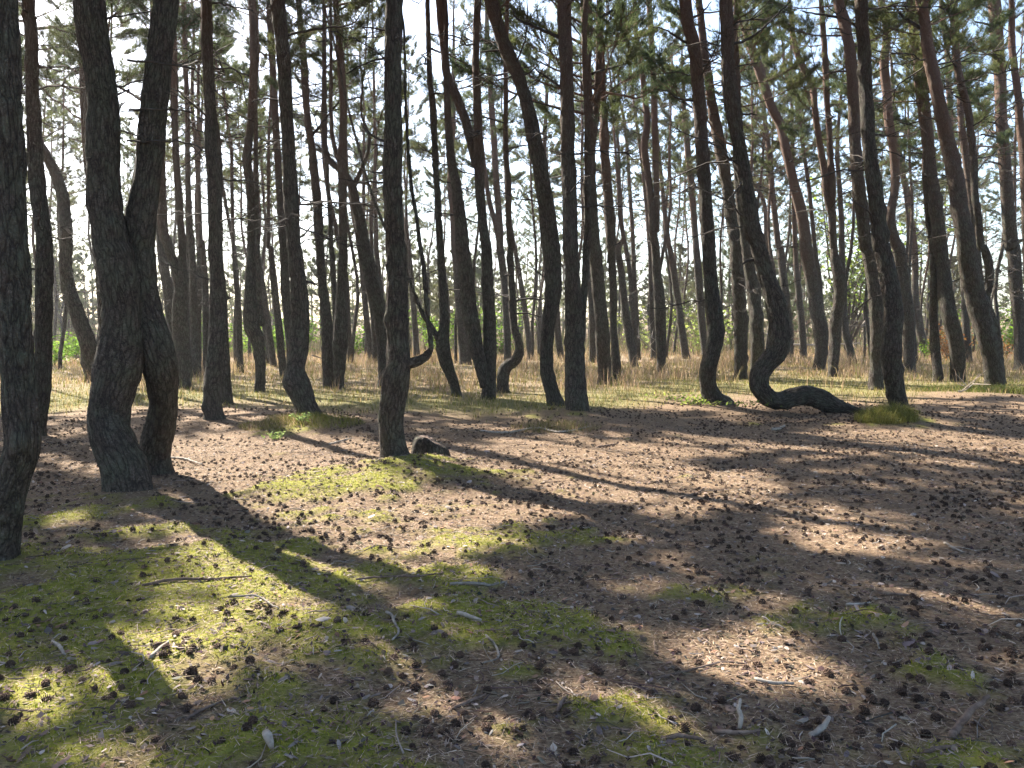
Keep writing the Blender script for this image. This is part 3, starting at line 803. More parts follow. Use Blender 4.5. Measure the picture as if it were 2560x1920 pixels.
def live_branch(geo, seed, L=2.0, twigs=18, tufts=6, needles=26, nl=0.115, nw=0.0085, M=None, sub=True, tipw=1.0, nseg=9):
    """A limb along +X with side twigs and needle tufts, drooping then turning up."""
    r = np.random.default_rng(seed)
    if M is None:
        M = lambda P: P
    t = np.linspace(0, 1, nseg)
    droop = r.uniform(-0.06, 0.10)
    sw = r.uniform(-0.25, 0.25)
    P = np.stack([t * L, sw * np.sin(t * 2.6) * L * 0.4 + np.cumsum(r.normal(0, .018, nseg)) * L, (-droop * np.sin(t * 2.4) + 0.22 * t ** 2) * L + np.cumsum(r.normal(0, .012, nseg)) * L], 1)
    R = 0.024 * (1 - t * 0.85) * (L / 2.0)
    V, F, b = tube(M(P), R, 4, False)
    geo.add(V, F, 0, None, np.column_stack([b, np.full(len(b), 9.0)]))
    for k in range(twigs):
        u = r.uniform(0.28, 1.0) ** 0.8
        p0 = np.array([np.interp(u, t, P[:, i]) for i in range(3)])
        sgn = 1 if k % 2 else -1
        a = sgn * r.uniform(0.4, 1.15) * (1 - 0.5 * u)
        l = L * (0.42 * (1 - u) + 0.16) * r.uniform(0.7, 1.25)
        d = np.array([math.cos(a), math.sin(a), r.uniform(-0.05, 0.45)])
        d /= np.linalg.norm(d)
        q = np.linspace(0, 1, 4)[:, None]
        tw = p0 + d * q * l + np.array([0, 0, 1.0]) * (q ** 2) * l * r.uniform(0, 0.3)
        if sub:
            V, F, b = tube(M(tw), np.array([0.009, 0.007, 0.005, 0.003]) * tipw, 3, False)
            geo.add(V, F, 0, None, np.column_stack([b, np.full(len(b), 9.0)]))
        for j in range(tufts):
            s = 0.30 + 0.70 * (j + r.uniform(0, 1)) / tufts
            c = p0 + d * s * l + np.array([0, 0, 1.0]) * (s ** 2) * l * 0.15
            c = c + r.normal(0, 0.045, 3) * np.array([1, 1, 0.7]) * (l / 0.6)
            dd = d + np.array([0, 0, 0.5]) + r.normal(0, 0.35, 3)
            pc = M(c[None])[0]
            pd = M((c + dd * 0.1)[None])[0] - pc
            needle_tuft(geo, pc, pd, needles, nl, nw, r, 1)

def dead_branch(seed):
    geo = Geo()
    r = np.random.default_rng(seed)
    t = np.linspace(0, 1, 7)
    P = np.stack([t, np.cumsum(r.normal(0, .04, 7)), np.cumsum(r.normal(0, .035, 7)) + r.uniform(-.25, .2) * t ** 1.5], 1)
    P -= P[0]
    V, F, b = tube(P, 0.014 * (1 - 0.75 * t) + 0.001, 3, True)
    geo.add(V, F)
    for k in range(r.integers(4, 8)):
        u = r.uniform(0.2, 0.95)
        p0 = np.array([np.interp(u, t, P[:, i]) for i in range(3)])
        a = r.choice([-1, 1]) * r.uniform(0.5, 1.2)
        d = np.array([math.cos(a), math.sin(a) * 0.8, r.uniform(-0.5, 0.5)])
        l = r.uniform(0.12, 0.4)
        q = np.linspace(0, 1, 4)[:, None]
        tw = p0 + d * q * l + r.normal(0, 0.02, (4, 3)) * q
        V, F, b = tube(tw, np.array([0.009, 0.007, 0.005, 0.003]), 3, False)
        geo.add(V, F)
    return geo

LIVE, DEADG, DEAD = [], [], []
for k in range(10):
    gg = Geo()
    live_branch(gg, 100 + k)
    LIVE.append(make_mesh('pine_branch', gg, [BARK, NEEDLE]))
DENSE = []  # wide-needled boughs for unseen crowns, made to block more sun
for k in range(6):
    gg = Geo()
    live_branch(gg, 150 + k, twigs=20, tufts=7, needles=24, nl=0.13, nw=0.024)
    DENSE.append(make_mesh('dense_pine_branch', gg, [BARK, NEEDLE]))
for k in range(8):
    gg = dead_branch(200 + k)
    DEADG.append(gg)
    DEAD.append(make_mesh('bare_branch', gg, [DEADWOOD]))

# sunlit patches on the floor: photo pixel centre and half sizes; boughs that would shade them are left out to let the sun through
SUNSPOTS = [(900, 1275, 240, 55), (640, 1215, 140, 40), (1080, 1320, 110, 30), (760, 1365, 230, 42), (1010, 1400, 140, 26), (740, 1490, 130, 40), (830, 1570, 150, 60), (860, 1690, 140, 75), (1480, 1148, 220, 48), (1720, 1205, 150, 26), (2080, 1285, 130, 26), (2350, 1345, 110, 26), (2150, 1100, 220, 22), (2400, 1130, 160, 22),
            (1720, 1840, 190, 55), (2060, 1860, 150, 40), (760, 1120, 130, 28), (470, 1130, 110, 30), (530, 1330, 80, 35), (1340, 1620, 90, 35), (1830, 1450, 90, 28), (1700, 1000, 250, 22), (800, 990, 160, 22), (200, 1010, 180, 28),
            (1200, 1385, 70, 20), (2300, 985, 250, 20), (1400, 990, 160, 20), (2330, 1470, 70, 24), (290, 1335, 60, 20), (1100, 1130, 90, 20)]

def shades_spot(P):
    P = np.atleast_2d(P)
    G = P - SUN_DIR[None] * (P[:, 2:3] / SUN_DIR[2])
    ok = G[:, 1] > 1.5
    q = project(G * np.array([1, 1, 0]))
    for (cx, cyy, rx, ry) in SUNSPOTS:
        if np.any(ok & (((q[:, 0] - cx) / (rx * 1.12)) ** 2 + ((q[:, 1] - cyy) / (ry * 1.18)) ** 2 < 1)):
            return True
    return False

def smooth_path(px, depth0, shift, r, wob, r_follow=None):
    """Photo stroke to world points and radii; the trunk also sways a little in depth."""
    pts, rad = [], []
    ph = r.uniform(0, 6.28, 2)
    z0 = at_depth(px[0][0], px[0][1], depth0)[2]
    for (x, y, wd) in px:
        z = at_depth(x, y, depth0)[2] - z0
        sw = wob * (math.sin(z * 0.8 + ph[0]) - math.sin(ph[0])) * 0.6 + wob * 0.4 * (math.sin(z * 1.9 + ph[1]) - math.sin(ph[1]))
        dd = depth0 + shift * float(smooth(0, 1.5, z)) + sw * float(smooth(0.0, 1.0, abs(z)))
        if r_follow is not None:
            dd = depth0 + (sw * float(smooth(0.0, 1.0, abs(z))))
        p = at_depth(x, y, dd)
        pts.append(p)
        rad.append(wd * dd / FPX / 2.0)
    return pts, rad

def extend(pts, rad, ht, r):
    """Carry the stem on above what the photo shows, up to its tip."""
    p = np.array(pts[-1])
    k = len(pts) - 1
    while k > 0 and np.linalg.norm(np.array(pts[k]) - p) < 1.2:
        k -= 1
    d = p - np.array(pts[k])
    d /= max(np.linalg.norm(d), 1e-6)
    d[1] = np.clip(d[1], -0.15, 0.15)
    r0, z0 = rad[-1], p[2]
    ht = max(ht, z0 + 1.6)
    ps, rs = list(pts), list(rad)
    while p[2] < ht - 0.05:
        d = d * 0.86 + np.array([0, 0, 1.0]) * 0.14 + r.normal(0, 0.045, 3) * np.array([1, 1, 0])
        d[2] = max(d[2], 0.5)
        d /= np.linalg.norm(d)
        st = min(0.7, max(ht - p[2], 0.06))
        p = p + d * st
        ps.append(p)
        rs.append(max(0.012, r0 * max(0.0, (ht - p[2]) / (ht - z0)) ** 0.75))
    return ps, rs

def bough_points(p, tip):
    d = tip - p
    s = np.array([-d[1], d[0], 0.0]) * 0.34
    return np.array([p + d * 0.2, p + d * 0.35, p + d * 0.45 + s * .7, p + d * 0.45 - s * .7, p + d * 0.6, p + d * 0.85, p + d * 0.6 + s, p + d * 0.6 - s, p + d * 0.85 + s * .6, p + d * 0.85 - s * .6, p + d * 1.02])

def kit_for(p, tip):
    """Thick boughs deepen the shade from crowns out of view; finer ones where they can be seen."""
    q = project(np.array([p, tip]))
    seen = ((q[:, 0] > -150) & (q[:, 0] < 2710) & (q[:, 1] > -120)).any() and tip[1] > 1
    return LIVE if seen else DENSE

N_BR = 0
BALLS = []
STEMS = []
def stem_point(S, z):
    i = int(np.argmin(np.abs(S[:, 2] - z)))
    return S[i, :3], S[i, 3]

def add_foliage(tree, base, S, ht, zc, r, n, dist, lmax):
    """Crown of live boughs on one stem."""
    global N_BR
    crown = bpy.data.objects.new('crown', None)
    COL.objects.link(crown)
    crown.parent = tree
    crown.location = tuple(stem_point(S, zc)[0] - base)
    c0 = np.array(crown.location) + base
    az = r.uniform(0, 6.28)
    put = 0
    for k in range(n):
        f = (k + r.uniform(0, 1)) / n
        z = zc + (ht - 0.15 - zc) * f
        p, rr = stem_point(S, z)
        az += 2.4 + r.normal(0, 0.35)
        L = (lmax * (1 - f) ** 0.7 + 0.55) * r.uniform(0.75, 1.2)
        if f < 0.15:
            L *= 0.75
        tilt = math.radians(r.uniform(-2, 22) + 38 * f)
        tip = p + L * np.array([math.cos(az) * math.cos(tilt), math.sin(az) * math.cos(tilt), math.sin(tilt) + 0.15])
        if dist < 34 and shades_spot(bough_points(p, tip)):
            continue
        for q_ in (.45, .7, .95):
            BALLS.append((*(p + (tip - p) * q_), 0.26 * L))
        KIT = kit_for(p, tip) if dist < 26 else LIVE
        link('branch', KIT[int(r.integers(0, len(KIT)))], crown, p - c0, (0, -tilt, az), L / 2.0)
        put += 1
    N_BR += put
    STEMS.append((S, zc, ht, crown, c0, dist))
    if put == 0:
        link('branch', LIVE[0], crown, stem_point(S, ht)[0] - c0, (0, -1.2, az), 0.4)

def add_dead(tree, base, S, z0, z1, n, r, joined, k_len=1.0):
    geo = Geo()
    for k in range(n):
        z = r.uniform(z0, z1)
        p, rr = stem_point(S, z)
        az = r.uniform(0, 6.28)
        L = r.uniform(0.2, 0.9) if r.random() < 0.45 else r.uniform(0.9, 2.3)
        L *= k_len * 0.6 + k_len * 0.4 * (z - z0) / max(z1 - z0, 0.1)
        tilt = r.uniform(-0.25, 0.45)
        if joined:
            V, F, M = DEADG[int(r.integers(0, 8))].arrays()
            ca, sa, ct, st = math.cos(az), math.sin(az), math.cos(tilt), math.sin(tilt)
            Rm = np.array([[ca * ct, -sa, -ca * st], [sa * ct, ca, -sa * st], [st, 0, ct]])
            geo.add(V * L @ Rm.T + p - base, F)
        else:
            link('branch', DEAD[int(r.integers(0, 8))], tree, p - base, (0, -tilt, az), L)
    if joined and n:
        o = link('twigs', make_mesh('twigs', geo, [DEADWOOD]), tree)
        o['kind'] = 'stuff'

def limb_part(tree, base, px, S, r, mat):
    """A bare side branch traced from the photo, tip first in the stroke, leaving the stem."""
    z = at_depth(px[0][0], px[0][1], float(base[1]))[2]
    sp, _ = stem_point(S, z)
    d0 = float(sp[1])
    away = r.uniform(-0.35, 0.35)
    P, R = [], []
    L = 0
    for k, (x, y, wd) in enumerate(px):
        q = at_depth(x, y, d0)
        if k:
            L += np.linalg.norm(q - at_depth(px[k - 1][0], px[k - 1][1], d0))
        q = at_depth(x, y, d0 + away * L)
        P.append(q)
        R.append(max(0.006, wd * d0 / FPX / 2))
    P[0] = P[0] * 0.4 + np.array([sp[0], sp[1], P[0][2]]) * 0.6
    A = spline(np.column_stack([np.array(P), R]), 0.08)
    A[1:-1, :3] += r.normal(0, 0.006, (len(A) - 2, 3))
    geo = Geo()
    V, F, b = tube(A[:, :3] - base, A[:, 3], 6, True, lump=0.15, seed=int(r.integers(0, 99)))
    geo.add(V, F)
    for k in range(int(3 + L * 3)):
        i = int(r.integers(len(A) // 4, len(A)))
        d = r.normal(size=3)
        d[2] *= 0.6
        d /= np.linalg.norm(d)
        l = r.uniform(0.1, 0.45)
        tw = A[i, :3] - base + d * np.linspace(0, 1, 4)[:, None] * l + r.normal(0, 0.015, (4, 3)) * np.linspace(0, 1, 4)[:, None]
        V, F, b = tube(tw, np.array([0.006, 0.005, 0.0035, 0.002]), 3, False)
        geo.add(V, F)
    link('branch', make_mesh('side_branch', geo, [mat]), tree)

ROOTS = []
def build_tree(label, base_row, stroke, o, idx):
    r = np.random.default_rng(1000 + idx)
    px = decode(stroke)
    d0 = float(on_ground(px[0][0], base_row)[1])
    wob = 0.0 if o.get('flat') else (0.12 if d0 < 10 else 0.22)
    near, mid = d0 < 11, d0 < 20
    snake = bool(o.get('flat'))
    sides = 42 if (near or snake) else (26 if mid else (14 if d0 < 28 else 8))
    step = 0.045 if (near or snake) else (0.07 if mid else (0.10 if d0 < 28 else 0.3))
    pts, rad = smooth_path(px, d0, o.get('shift', 0.0), r, wob)
    ht = o['ht'] * r.uniform(0.96, 1.06)
    base = np.array(pts[0])
    base[2] = gz(base[0], base[1])
    tree = bpy.data.objects.new('pine_tree', None)
    COL.objects.link(tree)
    tree.location = tuple(base)
    tag(tree, label, 'tree', 'pines of the crooked wood')
    geo = Geo()
    stems = []
    def stem(pts, rad, grounded, ht):
        if grounded:
            a = np.array(pts[0])
            if o.get('flat'):
                foot = a + np.array([0.35, 0.0, -0.10])
                pts = [foot] + list(pts)
                rad = [rad[0] * 0.5] + list(rad)
            else:
                b2 = np.array(pts[1]) - a
                dn = -b2 / max(abs(b2[2]), 0.2) * 0.18
                dn[2] = -0.22
                pts = [a + dn * np.array([.5, .5, 1])] + list(pts)
                rad = [rad[0] * 1.22] + list(rad)
        ps, rs = extend(pts, rad, ht, r)
        S = spline(np.column_stack([np.array(ps), rs]), step)
        S[:, 3] = np.maximum(S[:, 3], 0.01)
        V, F, b = tube(S[:, :3] - base, S[:, 3], sides, True, lump=(0.14 if snake else 0.09), knots=(30 if snake else (16 if d0 < 28 else 0)), flare=(0.0 if (o.get('flat') or not grounded) else 0.42), ridge=(0.034 if snake else 0.020 if near else (0.024 if mid else (0.03 if d0 < 28 else 0.0))), seed=idx)
        hh = V[:, 2]
        b = b + r.uniform(0, 20, 3)
        geo.add(V, F, 0, None, np.column_stack([b, hh]))
        stems.append(S)
        return S
    S0 = stem(pts, rad, True, ht)
    if 'second' in o:
        st, row, sh = o['second']
        p2 = decode(st)
        dd = float(on_ground(p2[0][0], row)[1])
        q, qr = smooth_path(p2, dd, sh, r, wob * 0.5)
        stem(q, qr, True, ht * 0.97)
    for fk in o.get('forks', []):
        pf = decode(fk)
        zf = at_depth(pf[0][0], pf[0][1], d0)[2]
        sp, _ = stem_point(S0, zf)
        q, qr = smooth_path(pf, float(sp[1]), 0, r, wob * 0.8, True)
        stem(q, qr, False, ht * r.uniform(0.85, 0.97))
    link('trunk', make_mesh('trunk', geo, [BARK], True), tree)
    for lb in o.get('limbs', []):
        limb_part(tree, base, decode(lb), S0, r, DEADWOOD)
    ns = len(stems)
    for S in stems:
        h_ = float(S[-1, 2])
        zc = h_ * (r.uniform(0.54, 0.64) if d0 < 22 else r.uniform(0.44, 0.56))
        add_foliage(tree, base, S, h_, zc, r, int((36 if d0 < 15 else (26 if d0 < 32 else 22)) / ns ** 0.5), d0, 2.2 if ns == 1 else 1.8)
    if d0 < 11:
        add_dead(tree, base, S0, 4.2, S0[-1, 2] * 0.55, 5, r, False, 0.6)
    else:
        add_dead(tree, base, S0, 2.2, S0[-1, 2] * 0.62, 20 if d0 < 20 else 26, r, d0 >= 20)
    ROOTS.append((base[0], base[1], rad[0]))

for k, (lab, row, st, o) in enumerate(TREES):
    build_tree(lab, row, st, o, k)

# unseen pines added outside the frame to cast shade into it
def shade_pine(x, y, ht, r0, seed, label):
    r = np.random.default_rng(seed)
    base = np.array([x, y, gz(x, y)])
    pts = [base + np.array([0, 0, -0.2]), base + np.array([r.normal(0, .1), r.normal(0, .1), 0.8]), base + np.array([r.normal(0, .25), r.normal(0, .25), 2.2]), base + np.array([r.normal(0, .3), r.normal(0, .3), 4.0])]
    ps, rs = extend(pts, [r0 * 1.25, r0, r0 * .9, r0 * .82], ht, r)
    S = spline(np.column_stack([np.array(ps), rs]), 0.15)
    tree = bpy.data.objects.new('pine_tree', None)
    COL.objects.link(tree)
    tree.location = tuple(base)
    tag(tree, label, 'tree', 'unseen pines added for shade outside the picture')
    geo = Geo()
    V, F, b = tube(S[:, :3] - base, S[:, 3], 14, True, lump=0.06, seed=seed)
    geo.add(V, F, 0, None, np.column_stack([b + seed, V[:, 2]]))
    link('trunk', make_mesh('trunk', geo, [BARK], True), tree)
    add_foliage(tree, base, S, float(S[-1, 2]), ht * r.uniform(.42, .52), r, 36, 10, 2.3)
    add_dead(tree, base, S, 2.2, ht * .5, 10, r, True)
SHADE_PINES = [(-6.6, 6.2), (-8.8, 9.4), (-11.0, 12.6), (-9.2, 5.0), (-12.8, 8.6), (-14.6, 14.8), (-6.2, 1.8), (-16.0, 11.0), (-13.0, 17.5), (7.6, 7.8), (9.6, 11.2), (-4.4, -1.5), (6.0, 2.5), (-17.5, 18.5), (12.5, 14.5)]
for k, (x, y) in enumerate(SHADE_PINES):
    shade_pine(x, y, 12.5 + (k * 37 % 10) * 0.25, 0.14 + (k * 13 % 7) * 0.008, 700 + k, 'unseen pine added for shade just outside the picture beside the clearing')

# extra boughs added to the crowns to throw shade between the sunlit patches
def add_shade_boughs():
    global N_BR
    r = np.random.default_rng(808)
    gxs, gys = [], []
    for yv in np.arange(2.2, 17.0, 0.42):
        for xv in np.arange(-0.78 * yv - 0.6, 0.78 * yv + 0.6, 0.42):
            gxs.append(xv)
            gys.append(yv)
    pts = np.stack([np.array(gxs), np.array(gys), np.zeros(len(gxs))], 1)
    q = project(pts)
    lit = np.zeros(len(pts), bool)
    for cx, cyy, rx, ry in SUNSPOTS:
        lit |= ((q[:, 0] - cx) / (rx * 1.25)) ** 2 + ((q[:, 1] - cyy) / (ry * 1.35)) ** 2 < 1
    pts = pts[~lit]
    r.shuffle(pts)
    balls = np.array(BALLS)
    extra = nocover = 0
    bad = []
    for p in pts:
        v = balls[:, :3] - p
        t = v @ SUN_DIR
        d2 = (v * v).sum(1) - t * t
        need = 5 - int(((d2 < balls[:, 3] ** 2) & (t > 2)).sum())
        if need <= 0:
            continue
        best = []
        for S, zc, ht, crown, c0, dist in STEMS:
            if np.hypot(S[0, 0] - p[0], S[0, 1] - p[1]) > 26:
                continue
            z = r.uniform(zc, ht - 0.4)
            a = p + SUN_DIR * (z / SUN_DIR[2])
            sp, _ = stem_point(S, z)
            dd = np.hypot(a[0] - sp[0], a[1] - sp[1])
            if 0.35 < dd < 3.0:
                best.append((dd, z, a, S, crown, c0, dist))
        best.sort(key=lambda b: b[0])
        nocover += len(best) == 0
        if len(best) == 0:
            bad.append((round(p[0], 1), round(p[1], 1)))
        for dd, z, a, S, crown, c0, dist in best[:need]:
            L = dd / 0.68
            L = max(L, 0.9)
            tilt = r.uniform(0.05, 0.5)
            sp, _ = stem_point(S, z - dd * math.tan(tilt))
            az = math.atan2(a[1] - sp[1], a[0] - sp[0]) + r.normal(0, 0.08)
            tip = sp + L * np.array([math.cos(az) * math.cos(tilt), math.sin(az) * math.cos(tilt), math.sin(tilt) + 0.15])
            if shades_spot(bough_points(sp, tip)):
                continue
            KIT = kit_for(sp, tip)
            link('branch', KIT[int(r.integers(0, len(KIT)))], crown, sp - c0, (0, -tilt, az), L / 2.0)
            balls = np.vstack([balls, [[*(sp + (tip - sp) * q_), 0.26 * L] for q_ in (.45, .7, .95)]])
            extra += 1
    N_BR += extra
    print('extra boughs', extra, 'uncovered', nocover, 'of', len(pts))
add_shade_boughs()
# ------------------------------------------------------------------ pines further back
FARC = []
def far_crown(seed, ht, zc, lmax, n, tw=9, tf=5, nd=16, nl=0.14, nw=0.016):
    r = np.random.default_rng(seed)
    gg = Geo()
    az = 0
    for k in range(n):
        f = (k + r.uniform(0, 1)) / n
        z = zc + (ht - zc) * f
        az += 2.4 + r.normal(0, 0.4)
        L = (lmax * (1 - f) ** 0.8 + 0.4) * r.uniform(0.65, 1.2)
        tilt = math.radians(r.uniform(-5, 22) + 30 * f)
        ca, sa, ct, st = math.cos(az), math.sin(az), math.cos(tilt), math.sin(tilt)
        Rm = np.array([[ca * ct, -sa, -ca * st], [sa * ct, ca, -sa * st], [st, 0, ct]])
        live_branch(gg, seed * 100 + k, L, tw, tf, nd, nl, nw, lambda P, Rm=Rm, z=z: P @ Rm.T + np.array([0, 0, z]), tipw=1.6)
    return make_mesh('far_crown', gg, [BARK, FARNEEDLE])

HIGH = [far_crown(300 + k, 15.9, 8.0, 1.9, 28) for k in range(4)]
LOW = [far_crown(320 + k, 8.0, 0.8, 2.3, 46, nw=0.026) for k in range(5)]
TRK = []
def far_trunk(seed, ht, r0, bend):
    r = np.random.default_rng(seed)
    z = np.linspace(-0.3, ht, 16)
    px = bend * np.sin(z * 0.35 + r.uniform(0, 6)) * smooth(0, 4, z) + np.cumsum(r.normal(0, .02, 16))
    py = bend * np.sin(z * 0.45 + r.uniform(0, 6)) * smooth(0, 4, z)
    k = smooth(ht * 0.35, ht * 0.6, z)
    P = np.stack([px * (1 - k), py * (1 - k), z], 1)
    gg = Geo()
    V, F, b = tube(P, np.maximum(0.015, r0 * (1 - np.clip(z / ht, 0, 1)) ** 0.6), 7, True)
    gg.add(V, F, 0, None, np.column_stack([b, V[:, 2]]))
    n = int(r.integers(24, 36))
    g2 = Geo()
    for q in range(n):
        zz = r.uniform(1.5, ht * 0.55)
        i = int(np.argmin(abs(P[:, 2] - zz)))
        A, Fa, _ = DEADG[int(r.integers(0, 8))].arrays()
        az, tl, L = r.uniform(0, 6.28), r.uniform(-.2, .4), r.uniform(.3, 1.3)
        ca, sa, ct, st = math.cos(az), math.sin(az), math.cos(tl), math.sin(tl)
        Rm = np.array([[ca * ct, -sa, -ca * st], [sa * ct, ca, -sa * st], [st, 0, ct]])
        g2.add(A * L @ Rm.T + P[i] * np.array([1, 1, 0]) + np.array([0, 0, zz]), Fa)
    return make_mesh('far_trunk', gg, [BARK], True), make_mesh('far_twigs', g2, [DEADWOOD])

HT = [far_trunk(400 + k, 16.2, 0.095, 0.30) for k in range(5)]
LT = [far_trunk(420 + k, 8.2, 0.10, 0.25) for k in range(4)]
r = np.random.default_rng(55)
def far_tree(x, y, low, label, group):
    t = bpy.data.objects.new('pine_tree', None)
    COL.objects.link(t)
    t.location = (x, y, gz(x, y))
    t.rotation_euler = (r.normal(0, 0.03), r.normal(0, 0.045), r.uniform(0, 6.28))
    s = r.uniform(0.85, 1.2)
    t.scale = (s, s, s)
    tag(t, label, 'tree', group)
    tr, tw = (LT if low else HT)[int(r.integers(0, 4))]
    link('trunk', tr, t)
    link('crown', (LOW if low else HIGH)[int(r.integers(0, 4))], t)
    if not low:
        link('twigs', tw, t)['kind'] = 'stuff'
placed = []
for px_, d_ in [(60, 27), (150, 33), (240, 30), (300, 40), (420, 36), (470, 29), (520, 44), (590, 34), (670, 38), (735, 46), (880, 41), (950, 33), (1010, 45), (1140, 38), (1330, 44), (1530, 42), (1660, 36), (1890, 40), (2090, 34), (2290, 38), (2500, 40)]:
    placed.append(((px_ - 1280) / FPX * d_, d_))
    far_tree(placed[-1][0], d_, False, 'slim pine deep in the wood beyond the dry grass', 'slim pines deep in the wood')
n = 0
while n < 90:
    y = r.uniform(36, 84)
    x = r.uniform(-0.72, 0.72) * y
    if any((x - a) ** 2 + (y - b) ** 2 < 4 for a, b in placed):
        continue
    placed.append((x, y))
    far_tree(x, y, False, 'slim pine deep in the wood beyond the dry grass', 'slim pines deep in the wood')
    n += 1
n = 0
while n < 92:
    y = 56 + 46 * r.random()
    x = r.uniform(-0.74, 0.74) * y
    if any((x - a) ** 2 + (y - b) ** 2 < 3.5 for a, b in placed):
        continue
    placed.append((x, y))
    far_tree(x, y, r.random() < 0.72, 'young low-branched pine in the dense belt behind the wood', 'young pines behind the wood')
    n += 1

# the dense young wood further off reads as one mass
CO = []
for k in range(4):
    r2 = np.random.default_rng(900 + k)
    gg = Geo()
    az = 0
    for q in range(26):
        f = (q + r2.uniform(0, 1)) / 26
        z = 0.7 + 7.6 * f
        az += 2.4 + r2.normal(0, 0.4)
        L = (2.4 * (1 - f) ** 0.8 + 0.4) * r2.uniform(0.65, 1.2)
        tilt = math.radians(r2.uniform(-5, 22) + 25 * f)
        ca, sa, ct, st = math.cos(az), math.sin(az), math.cos(tilt), math.sin(tilt)
        Rm = np.array([[ca * ct, -sa, -ca * st], [sa * ct, ca, -sa * st], [st, 0, ct]])
        live_branch(gg, 9000 + k * 100 + q, L, 5, 3, 8, 0.24, 0.065, lambda P, Rm=Rm, z=z: P @ Rm.T + np.array([0, 0, z]), tipw=2.5, sub=False, nseg=5)
    V, F, b = tube(np.stack([np.zeros(5), np.zeros(5), np.linspace(-.5, 8, 5)], 1), np.linspace(.13, .03, 5), 6, True)
    gg.add(V, F, 0, None, np.column_stack([b, V[:, 2]]))
    CO.append((gg.arrays(), np.concatenate(gg.A)))
gw = Geo()
for k in range(105):
    y = r.uniform(70, 118)
    x = r.uniform(-0.76, 0.76) * y
    (V, F, M), A = CO[int(r.integers(0, 4))]
    a, s = r.uniform(0, 6.28), r.uniform(0.9, 1.45)
    ca, sa = math.cos(a), math.sin(a)
    W = V * s @ np.array([[ca, sa, 0], [-sa, ca, 0], [0, 0, 1]]) + np.array([x, y, gz(x, y)])
    gw.V.append(W)
    gw.F.append(F + gw.n)
    gw.M.append(M)
    gw.A.append(A)
    gw.n += len(W)
tag(link('distant_wood', make_mesh('distant_wood', gw, [BARK, FARNEEDLE])), 'dense young pine wood closing the view far behind the trunks', 'wood', None, 'stuff')
# ------------------------------------------------------------------ grass, moss and litter (nobody could count these)
def wedge(n, y0, y1, r, power=1.0, margin=0.72):
    y = y0 + (y1 - y0) * r.uniform(0, 1, n) ** power
    x = r.uniform(-margin, margin, n) * y + r.normal(0, 0.3, n)
    return x, y

def blades(x, y, h, wd, lean, col, r, kink=0.5, lift=0.0):
    n = len(x)
    z = ground_z(x, y) - 0.01 + lift
    a = r.uniform(0, 2 * math.pi, n)
    b = r.uniform(0, 2 * math.pi, n)
    lx, ly = np.cos(a) * lean * h, np.sin(a) * lean * h
    sx, sy = np.cos(b) * wd / 2, np.sin(b) * wd / 2
    V = np.zeros((n, 5, 3))
    V[:, 0] = np.stack([x - sx, y - sy, z], 1)
    V[:, 1] = np.stack([x + sx, y + sy, z], 1)
    m = np.stack([x + lx * 0.3, y + ly * 0.3, z + h * 0.6], 1)
    s2 = np.stack([sx, sy, np.zeros(n)], 1) * 0.7
    V[:, 2] = m - s2
    V[:, 3] = m + s2
    V[:, 4] = np.stack([x + lx, y + ly, z + h * np.sqrt(np.maximum(1 - lean ** 2 * 0.6, 0.1))], 1)
    k = np.arange(n)[:, None] * 5
    F = np.concatenate([k + np.array([[0, 1, 3]]), k + np.array([[0, 3, 2]]), k + np.array([[2, 3, 4]])])
    C = np.repeat(col, 5, 0)
    return V.reshape(-1, 3), F, C

def pick(cols, n, r, jit=0.2):
    c = np.array(cols)[r.integers(0, len(cols), n)]
    return np.clip(c * (1 + r.normal(0, jit, (n, 1))) + r.normal(0, 0.006, (n, 3)), 0.005, 0.8)

r = np.random.default_rng(77)
TAN = [(0.33, 0.25, 0.14), (0.41, 0.315, 0.19), (0.25, 0.18, 0.115), (0.33, 0.23, 0.16), (0.22, 0.18, 0.10), (0.42, 0.31, 0.235)]
GRN = [(0.14, 0.15, 0.04), (0.20, 0.195, 0.055), (0.11, 0.13, 0.032), (0.25, 0.215, 0.08)]
# tall dry grass in clumps
gt = Geo()
x, y = wedge(23000, 19, 72, r, 0.75)
e = grass_edge(x, y)
keep = smooth(24, 80, e) * smooth(0.30, 0.56, fbm2(x, y, 0.5, 81, 3)) * 0.95 + 0.05 > r.uniform(0, 1, len(x))
keep &= e > 20
x, y = x[keep], y[keep]
k = 5
cx = np.repeat(x, k) + r.normal(0, 0.10, len(x) * k)
cyy = np.repeat(y, k) + r.normal(0, 0.10, len(x) * k)
h = r.uniform(0.14, 0.52, len(cx)) * (0.25 + 1.3 * smooth(0.25, 0.75, fbm2(cx, cyy, 0.35, 91, 2)))
V, F, C = blades(cx, cyy, h, 0.006 + 0.0004 * cyy, r.uniform(0.15, 0.75, len(cx)), pick(TAN + GRN[:1], len(cx), r), r)
gt.add(V, F, 0, C)
tag(link('dry_grass', make_mesh('dry_grass', gt, [GRASSM])), 'tall dry straw-coloured grass between the trunks', 'grass', None, 'stuff')
